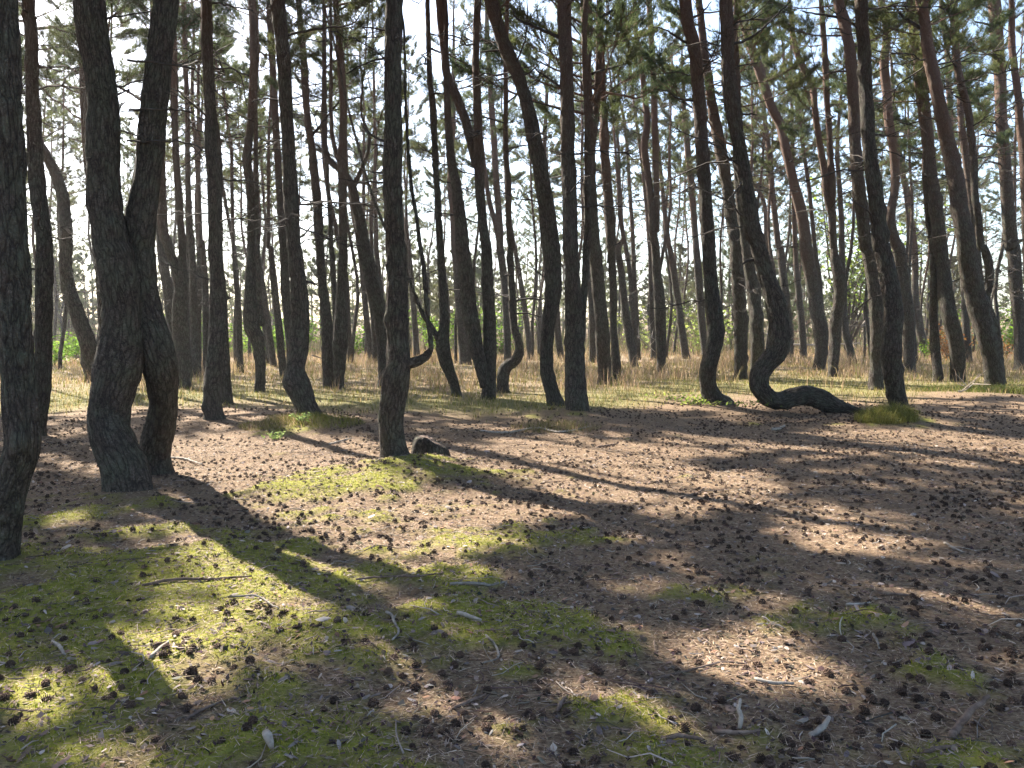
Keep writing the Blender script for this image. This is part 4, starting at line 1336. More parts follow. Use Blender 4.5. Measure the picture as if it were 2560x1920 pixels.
# twiggy brush under the far pines
gb = Geo()
x, y = wedge(9000, 50, 105, r, 0.9)
keep = fbm2(x, y, 0.16, 181, 3) > r.uniform(0.28, 0.62, len(x))
x, y = x[keep], y[keep]
k = 4
cx = np.repeat(x, k) + r.normal(0, 0.25, len(x) * k)
cyy = np.repeat(y, k) + r.normal(0, 0.25, len(x) * k)
h = r.uniform(0.5, 2.6, len(cx)) * (0.4 + 1.1 * np.repeat(fbm2(x, y, 0.2, 191, 2), k))
V, F, C = blades(cx, cyy, h, 0.012 + 0.0003 * cyy, r.uniform(0.2, 0.9, len(cx)), pick([(0.13, 0.105, 0.08), (0.18, 0.15, 0.11), (0.11, 0.12, 0.05), (0.22, 0.18, 0.14), (0.13, 0.15, 0.06)], len(cx), r), r)
gb.add(V, F, 0, C)
tag(link('undergrowth', make_mesh('undergrowth', gb, [GRASSM])), 'grey-brown twiggy undergrowth beneath the far pines', 'undergrowth', None, 'stuff')
# short green grass along the edge of the litter
gs = Geo()
x, y = wedge(110000, 11.5, 40, r, 0.9)
e = grass_edge(x, y)
keep = (smooth(-12, 25, e) * smooth(190, 90, e) * (0.2 + fbm2(x, y, 0.6, 83, 3)) > r.uniform(0, 0.8, len(x)))
x, y = x[keep], y[keep]
h = r.uniform(0.04, 0.16, len(x))
V, F, C = blades(x, y, h, 0.006 + 0.0003 * y, r.uniform(0.2, 0.9, len(x)), pick(GRN + TAN[:2], len(x), r), r)
gs.add(V, F, 0, C)
tag(link('green_grass', make_mesh('green_grass', gs, [GRASSM])), 'short yellow-green grass and moss at the edge of the litter', 'grass', None, 'stuff')
# moss
gm = Geo()
x, y = wedge(260000, 2.4, 11.5, r, 0.8)
keep = moss_mask(x, y) * (0.4 + 0.8 * fbm2(x, y, 7, 87, 2)) > r.uniform(0.25, 0.95, len(x))
x, y = x[keep], y[keep]
MOSSC = [(0.17, 0.19, 0.025), (0.25, 0.25, 0.04), (0.12, 0.15, 0.02), (0.33, 0.30, 0.07), (0.26, 0.21, 0.09)]
V, F, C = blades(x, y, r.uniform(0.012, 0.034, len(x)), 0.0055, r.uniform(0.2, 1.0, len(x)), pick(MOSSC, len(x), r), r)
gm.add(V, F, 0, C)
tag(link('moss', make_mesh('moss', gm, [MOSSM])), 'bright green moss cushions in the near forest floor', 'moss', None, 'stuff')
# fallen needles
gn = Geo()
n = 160000
x, y = wedge(n, 2.3, 13, r, 0.95)
z = ground_z(x, y) + r.uniform(0.001, 0.014, n)
a = r.uniform(0, 2 * math.pi, n)
L = r.uniform(0.025, 0.065, n)
d = np.stack([np.cos(a), np.sin(a), r.normal(0, 0.16, n)], 1)
s = np.stack([-np.sin(a), np.cos(a), r.normal(0, 0.3, n)], 1) * (0.0009 + 0.00019 * y)[:, None]
p = np.stack([x, y, z], 1)
V = np.stack([p - s, p + s, p + d * L[:, None]], 1).reshape(-1, 3)
C = np.repeat(pick([(0.36, 0.255, 0.18), (0.27, 0.185, 0.13), (0.18, 0.12, 0.085), (0.43, 0.33, 0.245), (0.28, 0.22, 0.13), (0.12, 0.08, 0.06)], n, r), 3, 0)
gn.add(V, np.arange(3 * n).reshape(-1, 3), 0, C)
tag(link('fallen_needles', make_mesh('fallen_needles', gn, [LITTERM])), 'brown fallen pine needles strewn over the floor', 'needles', None, 'stuff')
# bark flakes, dry leaves and chips
gf = Geo()
n = 9000
x, y = wedge(n, 2.4, 11, r, 0.9)
z = ground_z(x, y) + 0.008
a = r.uniform(0, 2 * math.pi, n)
L = r.uniform(0.006, 0.024, n) * (1 + (r.random(n) < 0.05) * 0.8)
W = L * r.uniform(0.25, 0.6, n)
ax = np.stack([np.cos(a), np.sin(a), r.normal(0, 0.22, n)], 1)
bx_ = np.stack([-np.sin(a), np.cos(a), r.normal(0, 0.35, n)], 1)
p = np.stack([x, y, z], 1)
up = np.array([0, 0, 1.0])
arch = (W * r.uniform(0.1, 0.7, n))[:, None] * up
prof = [(-1, -0.45), (-0.45, -1), (0.5, -0.85), (1, -0.2), (0.75, 0.7), (-0.3, 1), (-0.9, 0.5)]
ring = [p + ax * (L * u)[:, None] * r.uniform(.75, 1.15, (n, 1)) + bx_ * (W * v)[:, None] * r.uniform(.75, 1.15, (n, 1)) for u, v in prof]
V = np.stack(ring + [p + arch], 1).reshape(-1, 3)
k = np.arange(n)[:, None] * 8
F = np.concatenate([k + np.array([[i, (i + 1) % 7, 7]]) for i in range(7)])
C = np.repeat(pick([(0.28, 0.235, 0.20), (0.21, 0.165, 0.14), (0.16, 0.105, 0.078), (0.36, 0.30, 0.26), (0.25, 0.14, 0.085), (0.15, 0.12, 0.105), (0.10, 0.075, 0.06), (0.09, 0.065, 0.05)], n, r, .25), 8, 0)
gf.add(V, F, 0, C)
tag(link('bark_flakes', make_mesh('bark_flakes', gf, [LITTERM])), 'pale bark flakes and dry leaf scraps among the cones', 'bark flakes', None, 'stuff')
# dark crumbs: cone scales, bark bits and rotted needles
gd = Geo()
n = 70000
x, y = wedge(n, 2.3, 14, r, 0.9)
keep = (fbm2(x, y, 1.1, 141, 3) * 0.6 + fbm2(x, y, 4.0, 151, 2) * 0.5 > r.uniform(0.36, 0.72, n)) & (grass_edge(x, y) < 15)
x, y = x[keep], y[keep]
n = len(x)
p = np.stack([x, y, ground_z(x, y) + r.uniform(0.002, 0.012, n)], 1)
a = r.uniform(0, 2 * math.pi, n)
L = r.uniform(0.005, 0.020, n)[:, None]
ax = np.stack([np.cos(a), np.sin(a), r.normal(0, 0.35, n)], 1) * L
bx_ = np.stack([-np.sin(a), np.cos(a), r.normal(0, 0.4, n)], 1) * L * r.uniform(0.3, 0.8, (n, 1))
V = np.stack([p - ax, p + bx_, p + ax * 0.9, p - bx_ * 0.8], 1).reshape(-1, 3)
k = np.arange(n)[:, None] * 4
F = np.concatenate([k + np.array([[0, 1, 2]]), k + np.array([[0, 2, 3]])])
gd.add(V, F, 0, np.repeat(pick([(0.055, 0.036, 0.028), (0.09, 0.062, 0.048), (0.14, 0.095, 0.07), (0.04, 0.028, 0.022), (0.20, 0.15, 0.115)], n, r, .25), 4, 0))
tag(link('litter_crumbs', make_mesh('litter_crumbs', gd, [LITTERM])), 'dark crumbs of cone scales and bark in the litter', 'litter', None, 'stuff')
# small broken twigs
gw = Geo()
for k in range(2000):
    yy = 2.4 + 12 * r.random()
    xx = r.uniform(-0.72, 0.72) * yy
    L = r.uniform(0.03, 0.09) if r.random() < 0.7 else r.uniform(0.09, 0.26)
    a = r.uniform(0, 6.28)
    q = np.linspace(0, 1, 4)
    bend = r.normal(0, 0.12)
    P = np.stack([xx + L * (q * math.cos(a) - bend * math.sin(q[-1]) * np.sin(q * 3) * math.sin(a)), yy + L * (q * math.sin(a) + bend * np.sin(q * 3) * math.cos(a)), np.zeros(4)], 1)
    P[:, 2] = ground_z(P[:, 0], P[:, 1]) + 0.006 + r.uniform(0, 0.015, 4)
    rad = r.uniform(0.0016, 0.0042) * np.array([1, .95, .8, .55])
    V, F, b = tube(P, rad, 4, True)
    gw.add(V, F, 0, pick([(0.16, 0.115, 0.09), (0.25, 0.205, 0.165), (0.10, 0.07, 0.055), (0.33, 0.28, 0.23), (0.08, 0.055, 0.045)], 1, r)[0])
tag(link('small_twigs', make_mesh('small_twigs', gw, [LITTERM])), 'thin broken twigs scattered over the litter', 'twigs', None, 'stuff')

# ------------------------------------------------------------------ pine cones
def cone_geo(seed, rows, per, detail=True):
    r = np.random.default_rng(seed)
    gg = Geo()
    L = 1.0
    # core
    zz = np.linspace(0, L, 6 if detail else (4 if rows > 3 else 3))
    rr = np.interp(zz, [0, .25, .6, 1], [.16, .27, .22, .03])
    V, F, b = tube(np.stack([np.zeros_like(zz), np.zeros_like(zz), zz], 1), rr, 6 if detail else 5, True)
    gg.add(V, F)
    for i in range(rows):
        f = i / (rows - 1)
        z = 0.06 + 0.88 * f
        R = np.interp(f, [0, .3, .7, 1], [.34, .50, .38, .10])
        for j in range(per if f < 0.8 else max(3, per - 3)):
            a = 2 * math.pi * (j / per) + i * 0.55 + r.normal(0, .08)
            d = np.array([math.cos(a), math.sin(a), 0])
            s = np.array([-math.sin(a), math.cos(a), 0])
            up = np.array([0, 0, 1.0])
            wd = R * 1.9 / per * 1.7
            p0 = d * R * 0.35 + up * (z - 0.02)
            tip = d * R * r.uniform(.92, 1.1) + up * (z + 0.10 - 0.10 * (1 - f))
            P = [p0, tip - s * wd, tip + up * 0.07, tip + s * wd]
            if detail:
                gg.add(P, [[0, 1, 2], [0, 2, 3], [0, 3, 1], [1, 3, 2]])
            else:
                gg.add(P, [[0, 1, 2], [0, 2, 3]])
    return gg

CONE = [make_mesh('pine_cone', cone_geo(500 + k, 7, 8), [CONEM]) for k in range(3)]
SMALL = [cone_geo(520 + k, 4, 6, False).arrays() for k in range(3)]
TINY = [cone_geo(540 + k, 3, 5, False).arrays() for k in range(3)]

def rot_lying(a, tilt):
    """Axis of the cone laid near the ground in direction a."""
    ca, sa, ct, st = math.cos(a), math.sin(a), math.cos(tilt), math.sin(tilt)
    z = np.array([ca * ct, sa * ct, st])
    x_ = np.array([-sa, ca, 0])
    y_ = np.cross(z, x_)
    return np.stack([x_, y_, z], 1)

r = np.random.default_rng(91)
x, y = wedge(17000, 2.35, 17.5, r, 0.72)
e = grass_edge(x, y)
cl = fbm2(x, y, 0.55, 95, 3)
cl2 = fbm2(x, y, 2.4, 97, 2)
q = project(np.stack([x, y, 0 * x], 1))
side = smooth(500, 1900, q[:, 0]) * 0.45
wgt = (0.02 + smooth(0.43, 0.63, cl * 0.45 + cl2 * 0.55) * 0.95 + side * 0.5) * smooth(35, -10, e) * (1 - 0.55 * moss_mask(x, y))
keep = r.uniform(0, 0.95, len(x)) < wgt
x, y = x[keep], y[keep]
for bx0, by0, br in ROOTS:
    k = np.hypot(x - bx0, y - by0) > br + 0.05
    x, y = x[k], y[k]
order = np.argsort(y)
x, y = x[order], y[order]
z = ground_z(x, y)
qq = project(np.stack([x, y, z], 1))
inview = (qq[:, 0] > -10) & (qq[:, 0] < 2570) & (qq[:, 1] < 1925)
shown = 0
gc = Geo()
for k in range(len(x)):
    a, tl = r.uniform(0, 6.28), r.normal(0.0, 0.3)
    s = r.uniform(0.024, 0.046)
    Rm = rot_lying(a, tl)
    p = np.array([x[k], y[k], z[k] + s * r.uniform(-0.05, 0.34)]) - Rm @ np.array([0, 0, 0.5 * s])
    if inview[k] and shown < 300:
        from mathutils import Matrix
        o = link('pine_cone', CONE[int(r.integers(0, 3))], None, p, Matrix(Rm.tolist()).to_euler(), s)
        tag(o, 'dark open pine cone lying close in front on the floor', 'pine cone', 'pine cones lying in the foreground')
        shown += 1
    else:
        A, Fa, _ = (SMALL if y[k] < 7.5 else TINY)[int(r.integers(0, 3))]
        gc.add(A * s @ Rm.T + p, Fa)
tag(link('scattered_cones', make_mesh('scattered_cones', gc, [CONEM])), 'dark pine cones strewn densely over the floor further back', 'pine cones', None, 'stuff')
print('cones', len(x))

# ------------------------------------------------------------------ sticks one can tell apart
STICKS = [  # label, material, points in photo pixels, radius m, lift of the points
 ('pale crooked stick standing on end between moss cushions near the bottom', 'P', [(1848, 1826), (1852, 1795), (1845, 1775), (1851, 1752)], 0.009, (0, .05, .09, .13)),
 ('smooth pale stick lying level above the upright crooked stick', 'P', [(1886, 1698), (1925, 1707), (1985, 1710)], 0.009, None),
 ('reddish-brown bent branch lying near the bottom right corner', 'B', [(2380, 1862), (2390, 1835), (2420, 1815), (2470, 1788)], 0.014, (0, .02, .05, .06)),
 ('thin tan twig running under the reddish-brown bent branch', 'B', [(2310, 1908), (2350, 1898), (2390, 1886)], 0.007, None),
 ('brown stick beneath the upright crooked stick, with flaking bark', 'B', [(1665, 1860), (1710, 1857), (1758, 1862)], 0.009, None),
 ('dark brown stick crossing the foot of the upright crooked stick', 'B', [(1785, 1828), (1850, 1836), (1900, 1834)], 0.009, None),
 ('short pale stick poking from moss right of the upright crooked stick', 'P', [(2025, 1832), (2052, 1824), (2073, 1812)], 0.012, (0, .01, .04)),
 ('long smooth pale stick across the middle of the floor', 'P', [(1125, 1479), (1185, 1474), (1230, 1468), (1268, 1459)], 0.010, None),
 ('wavy pale stick at the tip of the long trunk shadow', 'P', [(965, 1538), (982, 1548), (984, 1575), (997, 1594), (981, 1612)], 0.008, None),
 ('short thick grey stick beside a bright moss cushion', 'P', [(1144, 1554), (1172, 1563), (1203, 1572)], 0.013, None),
 ('thin brown stick lying left of the long smooth pale stick', 'B', [(890, 1462), (960, 1455), (1040, 1456), (1110, 1447)], 0.007, None),
 ('curved pale twig below the short thick grey stick', 'P', [(1214, 1612), (1238, 1624), (1245, 1645), (1205, 1657)], 0.006, None),
 ('bleached sawn peg of wood near the bottom left', 'P', [(664, 1878), (673, 1890), (680, 1902)], 0.016, None),
 ('long dark stick in the shade of the two-legged pine', 'B', [(355, 1480), (440, 1463), (520, 1457), (630, 1453)], 0.010, None),
 ('curved twig below the long dark stick', 'P', [(570, 1507), (640, 1502), (675, 1515), (697, 1534)], 0.007, None),
 ('grey forked-looking stick in deep shade at the lower left', 'P', [(378, 1674), (400, 1650), (422, 1632)], 0.009, None),
 ('thin grey stick pointing at the lower left moss', 'P', [(132, 1612), (150, 1633), (163, 1652)], 0.009, None),
 ('long brown twig lying in cones near the bottom left', 'B', [(465, 1812), (510, 1782), (580, 1760)], 0.007, None),
 ('pale branch lying behind the right leg of the two-legged pine', 'P', [(415, 1143), (460, 1146), (505, 1158)], 0.014, None),
 ('straight stick on the litter below the middle pines', 'B', [(1495, 1112), (1530, 1108), (1545, 1106)], 0.013, None),
 ('long pale branch in front of the twin-stemmed pine', 'P', [(1200, 1077), (1270, 1079), (1340, 1070), (1400, 1080), (1475, 1066)], 0.016, None),
 ('bleached stick in the sun in front of the serpent pine', 'P', [(1930, 1075), (1946, 1072), (1962, 1067)], 0.022, None),
 ('short straw-pale stick in the dappled litter on the right', 'P', [(2360, 1368), (2390, 1385), (2410, 1392)], 0.008, None),
 ('straight pale stick right of centre among grey cones', 'P', [(2115, 1518), (2145, 1520), (2175, 1521)], 0.009, None),
 ('greenish straight stick above the straight pale stick', 'B', [(2195, 1497), (2240, 1498), (2290, 1500)], 0.008, None),
 ('bent white twig among cones right of centre', 'P', [(1890, 1568), (1935, 1569), (1965, 1576)], 0.006, None),
 ('bent grey twig in shade on the right, upper end hooked', 'P', [(2182, 1588), (2192, 1608), (2198, 1624)], 0.007, None),
 ('brown stick slanting through litter at bottom centre', 'B', [(1135, 1770), (1175, 1752), (1215, 1735)], 0.008, None),
 ('short stick beside cones at bottom centre right', 'B', [(1392, 1780), (1405, 1762), (1418, 1748)], 0.010, None),
 ('long thin twig curving through shade at lower right', 'B', [(1640, 1690), (1740, 1672), (1800, 1658), (1870, 1656)], 0.006, None),
 ('long low twig in the sun in front of the burl pine', 'P', [(822, 1112), (850, 1106), (880, 1100)], 0.012, None),
 ('dark curved root-like stick on the litter right of the side-arm pine', 'B', [(1700, 1245), (1740, 1232), (1760, 1218)], 0.010, None),
]
r = np.random.default_rng(33)
for lab, mt, pts, rad, lift in STICKS:
    P = []
    for k, (a, b) in enumerate(pts):
        p = on_ground(a, b)
        p[2] = 0
        P.append(p)
    P = np.array(P)
    gzv = ground_z(P[:, 0], P[:, 1])
    if lift is None:
        P[:, 2] = gzv + rad * 0.9 + 0.004
    else:
        # a stick that rises: keep its foot where it stands and lift the rest in place
        foot = P[0].copy()
        for k in range(len(P)):
            q = at_depth(pts[k][0], pts[k][1], foot[1] + 0.03 * k) if lift[-1] > .1 else P[k]
            P[k, :2] = q[:2] if lift[-1] > .1 else P[k, :2]
            P[k, 2] = (q[2] if lift[-1] > .1 else gzv[k] + lift[k]) + rad * 0.8
    A = spline(np.column_stack([P, np.full(len(P), rad)]), 0.03)
    n = len(A)
    A[:, 3] *= np.interp(np.linspace(0, 1, n), [0, .08, .5, 1], [0.85, 1.05, 1.0, 0.6])
    A[1:-1, :3] += r.normal(0, rad * 0.18, (n - 2, 3))
    base = A[0, :3].copy()
    gg = Geo()
    V, F, b = tube(A[:, :3] - base, A[:, 3], 8, True, lump=0.22, seed=int(r.integers(0, 99)))
    gg.add(V, F)
    if n > 8:
        i = int(n * r.uniform(.35, .7))
        d = np.array([r.normal(), r.normal(), 0.35])
        d /= np.linalg.norm(d)
        tw = A[i, :3] - base + d * np.linspace(0, 1, 3)[:, None] * rad * r.uniform(2.5, 6)
        V, F, b = tube(tw, rad * np.array([.55, .45, .3]), 6, True)
        gg.add(V, F)
    o = link('stick', make_mesh('stick', gg, [PALEWOOD if mt == 'P' else BROWNWOOD], True), None, base)
    tag(o, lab, 'stick', 'fallen sticks')

# ------------------------------------------------------------------ stump beside the side-arm pine
def build_stump():
    p = on_ground(1076, 1150)
    base = np.array([p[0], p[1], gz(p[0], p[1])])
    t = bpy.data.objects.new('tree_stump', None)
    COL.objects.link(t)
    t.location = tuple(base)
    tag(t, 'low grey slanting stump behind the mossy foot of the side-arm pine', 'stump')
    r = np.random.default_rng(5)
    n, rows = 40, 14
    th = np.arange(n) * 2 * math.pi / n
    rx = 0.165 * (1 + 0.12 * np.sin(2 * th + 1) + 0.07 * np.sin(5 * th))
    top = 0.225 - 0.62 * np.cos(th) * rx + 0.022 * vnoise(np.stack([th * 4, th * 0, th * 0], 1), 3)
    top = np.clip(top, 0.10, 0.26)
    V = []
    for i in range(rows):
        f = i / (rows - 1)
        rr = rx * (1.34 - 0.34 * f ** 0.6) * (1 - 0.30 * max(0, (f - 0.72) / 0.28) ** 2) + 0.022 * (vnoise(np.stack([np.cos(th) * 6, np.sin(th) * 6, np.full(n, f * 2.0)], 1), 8) - 0.5) * 2
        V.append(np.stack([rr * np.cos(th) * 1.1, rr * np.sin(th), -0.08 + (top + 0.08) * (f if f < .72 else 0.72 + 0.28 * math.sin((f - .72) / .28 * 1.5708))], 1))
    V = np.vstack(V)
    F = []
    for i in range(rows - 1):
        for j in range(n):
            a, b = i * n + j, i * n + (j + 1) % n
            F += [[a, b, b + n], [a, b + n, a + n]]
    gg = Geo()
    gg.add(V, F, 0, None, np.column_stack([V * np.array([1, 1, 1.0]), V[:, 2]]))
    link('stump_bark', make_mesh('stump_bark', gg, [BARK], True), t)
    ring = V[-n:]
    W = [ring * np.array([.99, .99, 1])]
    for s in (.8, .6, .4, .2):
        q = ring.copy()
        c = ring.mean(0)
        q[:, :2] = c[:2] + (ring[:, :2] - c[:2]) * s
        q[:, 2] = c[2] + (ring[:, 2] - c[2]) * s - 0.012 + 0.02 * vnoise(q * 40, 4)
        W.append(q)
    W = np.vstack(W + [ring.mean(0)[None]])
    F = []
    for i in range(4):
        for j in range(n):
            a, b = i * n + j, i * n + (j + 1) % n
            F += [[a, b, b + n], [a, b + n, a + n]]
    F += [[4 * n + j, 4 * n + (j + 1) % n, 5 * n] for j in range(n)]
    g2 = Geo()
    g2.add(W, F)
    link('cut_face', make_mesh('cut_face', g2, [BROWNWOOD], True), t)
build_stump()

# ------------------------------------------------------------------ plants
def tussock(name, label, px, py, n, rad, h0, h1, cols, seed, cat='plant', lean=(.3, 1.0), wd=.006):
    r = np.random.default_rng(seed)
    p = on_ground(px, py)
    base = np.array([p[0], p[1], gz(p[0], p[1])])
    a = r.uniform(0, 6.28, n)
    d = rad * np.sqrt(r.uniform(0, 1, n))
    x, y = base[0] + np.cos(a) * d, base[1] + np.sin(a) * d * 0.8
    h = r.uniform(h0, h1, n) * (1.15 - 0.5 * d / rad)
    V, F, C = blades(x, y, h, wd, r.uniform(*lean, n), pick(cols, n, r), r)
    gg = Geo()
    gg.add(V - base, F, 0, C)
    o = link(name, make_mesh(name, gg, [GRASSM]), None, base)
    tag(o, label, cat)

tussock('grass_tussock', 'rounded yellow-green grass tuft at the foot of the tussock pine', 2215, 1058, 2600, 0.52, 0.10, 0.32, GRN + [(0.30, 0.28, 0.10)], 1)
tussock('grass_tuft', 'tawny grass tuft in front of the stout straight pine', 1390, 1068, 1500, 0.75, 0.06, 0.20, TAN + GRN, 2)
tussock('grass_tuft', 'shaded green grass tuft at the sloping foot of the burl pine', 790, 1068, 1800, 0.8, 0.06, 0.18, GRN + GRN[:2], 3)
tussock('grass_tuft', 'dim tawny grass tuft left of the burl pine foot', 690, 1075, 1200, 0.6, 0.06, 0.18, TAN + GRN, 4)
tussock('grass_tuft', 'dark green grass bank at the foot of the heavy bulging pine', 2450, 985, 2200, 1.5, 0.12, 0.34, [(0.10, 0.13, 0.04), (0.14, 0.16, 0.05), (0.2, 0.18, 0.08)], 5, wd=.012)

def leafy(name, label, px, py, n, rx, rz, leaf, cols, seed, cat='shrub', stems=5, hbase=0.0):
    r = np.random.default_rng(seed)
    p = on_ground(px, py)
    base = np.array([p[0], p[1], gz(p[0], p[1])])
    t = bpy.data.objects.new(name, None)
    COL.objects.link(t)
    t.location = tuple(base)
    tag(t, label, cat)
    gs_, gl = Geo(), Geo()
    tips = []
    for k in range(stems):
        d = np.array([r.normal(0, rx * 0.5), r.normal(0, rx * 0.5), rz * r.uniform(0.6, 1.0)])
        q = np.linspace(0, 1, 6)[:, None]
        P = d * q + np.array([d[0], d[1], 0]) * q ** 2 * 0.5 + r.normal(0, 0.02 * rz, (6, 3)) * q
        V, F, b = tube(P, np.linspace(1, .3, 6) * (0.006 + 0.008 * rz), 4, True)
        gs_.add(V, F, 0, (0.09, 0.07, 0.05))
        tips.append(P)
    link('stem', make_mesh('stem', gs_, [LITTERM]), t)
    # leaves around the stems
    k = r.integers(0, stems, n)
    u = hbase + (1 - hbase) * r.uniform(0.15, 1.05, n)
    c = np.stack([np.array([np.interp(u[i], np.linspace(0, 1, 6), tips[k[i]][:, j]) for j in range(3)]) for i in range(n)])
    c += r.normal(0, 1, (n, 3)) * np.array([rx * .28, rx * .28, rz * .10])
    c[:, 2] = np.maximum(c[:, 2], 0.02)
    a = r.uniform(0, 6.28, n)
    d = np.stack([np.cos(a), np.sin(a), r.normal(0, .5, n)], 1)
    s = np.cross(d, r.normal(size=(n, 3)))
    s /= np.linalg.norm(s, axis=1, keepdims=True)
    L = leaf * r.uniform(.6, 1.3, (n, 1))
    V = np.stack([c - d * L * .5, c + s * L * .28, c + d * L * .5, c - s * L * .28], 1).reshape(-1, 3)
    q = np.arange(n)[:, None] * 4
    F = np.concatenate([q + np.array([[0, 1, 2]]), q + np.array([[0, 2, 3]])])
    gl.add(V, F, 0, np.repeat(pick(cols, n, r), 4, 0))
    link('foliage', make_mesh('foliage', gl, [LEAFM]), t)

BRIGHT = [(0.13, 0.22, 0.04), (0.18, 0.27, 0.05), (0.10, 0.17, 0.035)]
RUST = [(0.26, 0.12, 0.05), (0.32, 0.16, 0.08), (0.20, 0.09, 0.05)]
leafy('seedling', 'small feathery green seedling in front of the burl pine', 757, 1075, 130, .14, .16, .05, [(0.15, 0.20, 0.09), (0.20, 0.25, 0.12)], 11, 'plant', 4)
leafy('seedling', 'second feathery seedling lower left of the first, in front of the burl pine', 690, 1098, 90, .14, .12, .05, [(0.15, 0.20, 0.09), (0.20, 0.25, 0.12)], 12, 'plant', 4)
leafy('leafy_plant', 'low patch of pale green leaves left of the hollow-backed pine', 1738, 1018, 340, .7, .20, .07, [(0.20, 0.25, 0.08), (0.26, 0.28, 0.09), (0.14, 0.19, 0.05)], 13, 'plant', 12)
leafy('leafy_bush', 'bright green bush far behind the gap at the left pines', 190, 905, 900, 1.3, 1.5, .16, BRIGHT, 14)
leafy('leafy_bush', 'sunlit green sapling between the leaning bow pine and the left-edge pines', 140, 915, 500, .8, 1.1, .13, BRIGHT, 15)
leafy('leafy_bush', 'bright low bush far behind the tall straight pine', 480, 890, 1200, 2.6, 2.6, .22, BRIGHT, 16)
leafy('leafy_bush', 'long bright green bush behind the wavy pine', 640, 888, 1500, 3.4, 2.2, .22, BRIGHT, 17)
leafy('leafy_bush', 'small bright bush right of the fork-topped pine', 890, 890, 600, 1.3, 2.0, .2, BRIGHT, 18)
leafy('leafy_bush', 'pale green bush in the gap behind the crooked arm pine', 1255, 888, 900, 1.8, 4.2, .22, BRIGHT, 19)
leafy('leafy_bush', 'pale green bush between the slender close group and the kinked pine', 1625, 884, 900, 2.4, 4.0, .24, [(0.17, 0.22, 0.07), (0.22, 0.25, 0.09)], 20)
leafy('leafy_bush', 'bright green thicket just right of the burl pine, far behind', 730, 886, 1200, 2.6, 2.6, .24, BRIGHT, 31)
leafy('leafy_bush', 'sunlit green bush behind the first of three thin pines', 420, 886, 1100, 2.4, 3.0, .24, BRIGHT, 32)
leafy('leafy_bush', 'pale green bush far behind the kinked-foot reddish pine', 1110, 884, 900, 2.0, 3.0, .24, BRIGHT, 33)
leafy('leafy_bush', 'pale green bush far behind the hollow-backed pine', 1770, 884, 1000, 2.6, 3.4, .24, [(0.17, 0.22, 0.07), (0.22, 0.25, 0.09)], 34)
leafy('leafy_bush', 'green bush at the far right behind the last full trunk', 2530, 886, 1100, 2.4, 3.4, .24, BRIGHT, 35)
leafy('dry_bush', 'rust-brown dry bush among the grass right of the tussock pine', 2372, 905, 900, 1.0, 2.0, .12, RUST, 21)
leafy('dry_bush', 'smaller rust-brown bush nearer the right edge', 2500, 900, 500, 1.0, 1.5, .12, RUST, 22)
leafy('leafy_bush', 'bright green sapling between slim pines right of the tussock pine', 2322, 900, 360, .6, 1.6, .12, BRIGHT, 23)
leafy('leafy_bush', 'tall sunlit green young tree behind the dark sunlit-edged pine', 2115, 882, 1800, 2.2, 13.0, .30, [(0.15, 0.21, 0.05), (0.20, 0.24, 0.07)], 24, 'tree', 7, 0.35)

# ------------------------------------------------------------------ fallen branches in the background
FALLEN = [
 ('dead leaning pole behind the slender close group', [(1598, 828), (1640, 850)], 930, 0.05),
 ('second dead pole slanting to the kinked pine foot', [(1590, 838), (1638, 880)], 905, 0.06),
 ('bleached broken limb leaning in the brush right of the swollen-kneed pine', [(2152, 820), (2165, 800), (2178, 790)], 905, 0.09),
 ('thin bleached rod lying level behind the swollen-kneed pine', [(2118, 814), (2150, 815), (2188, 812)], 900, 0.05),
 ('pale dead branch on the ground behind the hook of the serpent pine', [(1905, 832), (1935, 842), (1975, 848)], 905, 0.06),
 ('pale dead stick slanting in the grass before the dark pine with the bent foot', [(2395, 993), (2412, 978), (2432, 960)], 998, 0.035),
 ('dark fallen pole lying in grass left of the fork-topped pine', [(780, 888), (800, 894), (830, 906)], 930, 0.06),
 ('pale bare stick leaning behind the leaning bow pine', [(185, 888), (195, 893), (205, 897)], 940, 0.05),
 ('long dead trunk lying across the wood behind the swollen-kneed pine', [(1980, 862), (2060, 862), (2150, 858)], 895, 0.14),
]
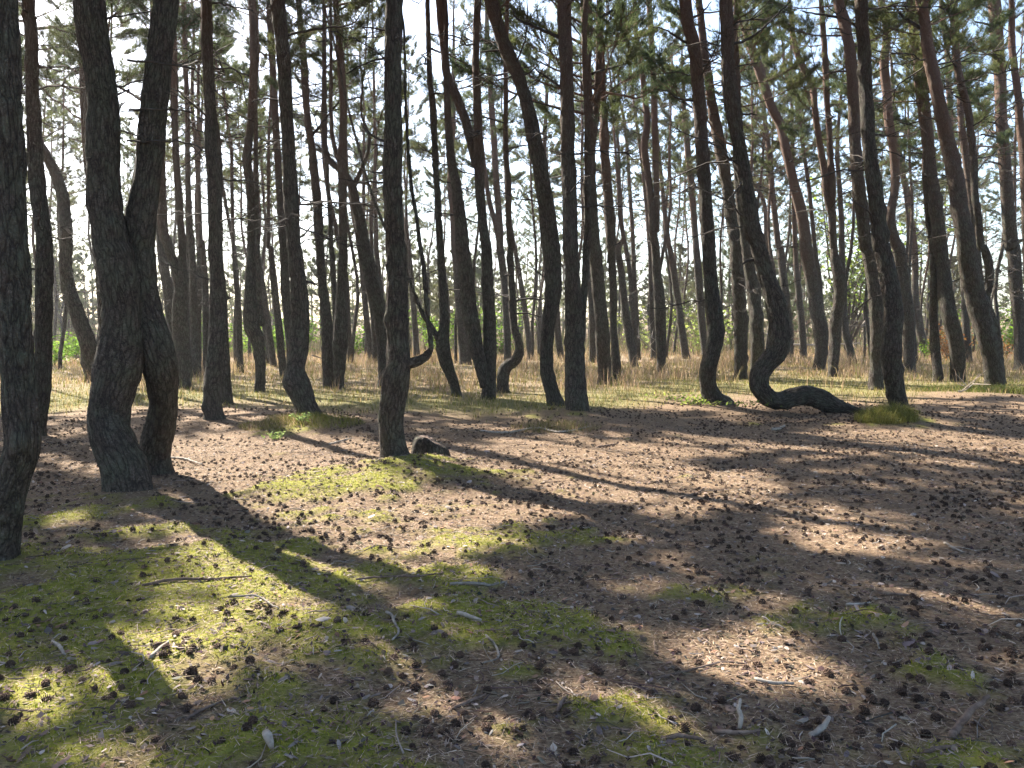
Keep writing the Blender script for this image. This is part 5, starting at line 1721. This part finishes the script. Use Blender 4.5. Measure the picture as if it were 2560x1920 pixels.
for k, (lab, pts, row, rad) in enumerate(FALLEN):
    d0 = float(on_ground(pts[0][0], row)[1])
    P = np.array([at_depth(a, b, d0 + 0.25 * i) for i, (a, b) in enumerate(pts)])
    low = P[:, 2].min()
    P[:, 2] = np.maximum(P[:, 2], ground_z(P[:, 0], P[:, 1]) + rad * .8)
    A = spline(np.column_stack([P, np.linspace(rad * .5, rad * .28, len(P))]), 0.25)
    gg = Geo()
    base = A[0, :3].copy()
    V, F, b = tube(A[:, :3] - base, A[:, 3], 7, True, lump=.15, seed=k)
    gg.add(V, F)
    rr = np.random.default_rng(k)
    for j in range(6):
        i = int(rr.integers(1, len(A)))
        d = rr.normal(size=3)
        d[2] = abs(d[2])
        d /= np.linalg.norm(d)
        V, F, b = tube(A[i, :3] - base + d * np.linspace(0, 1, 3)[:, None] * rr.uniform(.3, .9), np.array([.012, .009, .005]), 4, False)
        gg.add(V, F)
    o = link('fallen_branch', make_mesh('fallen_branch', gg, [PALEWOOD], True), None, base)
    tag(o, lab, 'branch')
print('live boughs', N_BR, 'objects', len(bpy.data.objects))

# ------------------------------------------------------------------ the light-filled air under the trees
def build_haze(x0, x1, y0, y1, z0, z1, density):
    m, t, out = new_mat('haze_air')
    v = N_(t, 'ShaderNodeVolumePrincipled')
    v.inputs['Color'].default_value = (0.92, 0.95, 1.0, 1)
    v.inputs['Density'].default_value = density
    v.inputs['Anisotropy'].default_value = 0.5
    t.links.new(v.outputs[0], out.inputs['Volume'])
    V = np.array([(x, y, z) for z in (z0, z1) for y in (y0, y1) for x in (x0, x1)])
    Q = [(0, 2, 3, 1), (4, 5, 7, 6), (0, 1, 5, 4), (2, 6, 7, 3), (0, 4, 6, 2), (1, 3, 7, 5)]
    g = Geo()
    g.add(V, [t3 for q in Q for t3 in ((q[0], q[1], q[2]), (q[0], q[2], q[3]))])
    o = link('haze', make_mesh('haze', g, [m]))
    tag(o, 'faint pale haze hanging in the air of the wood', None, None, 'stuff')
build_haze(-300, 300, -60, 340, -3.0, 26.0, 0.0005)

print('triangles', sum(len(m.polygons) for m in bpy.data.meshes))
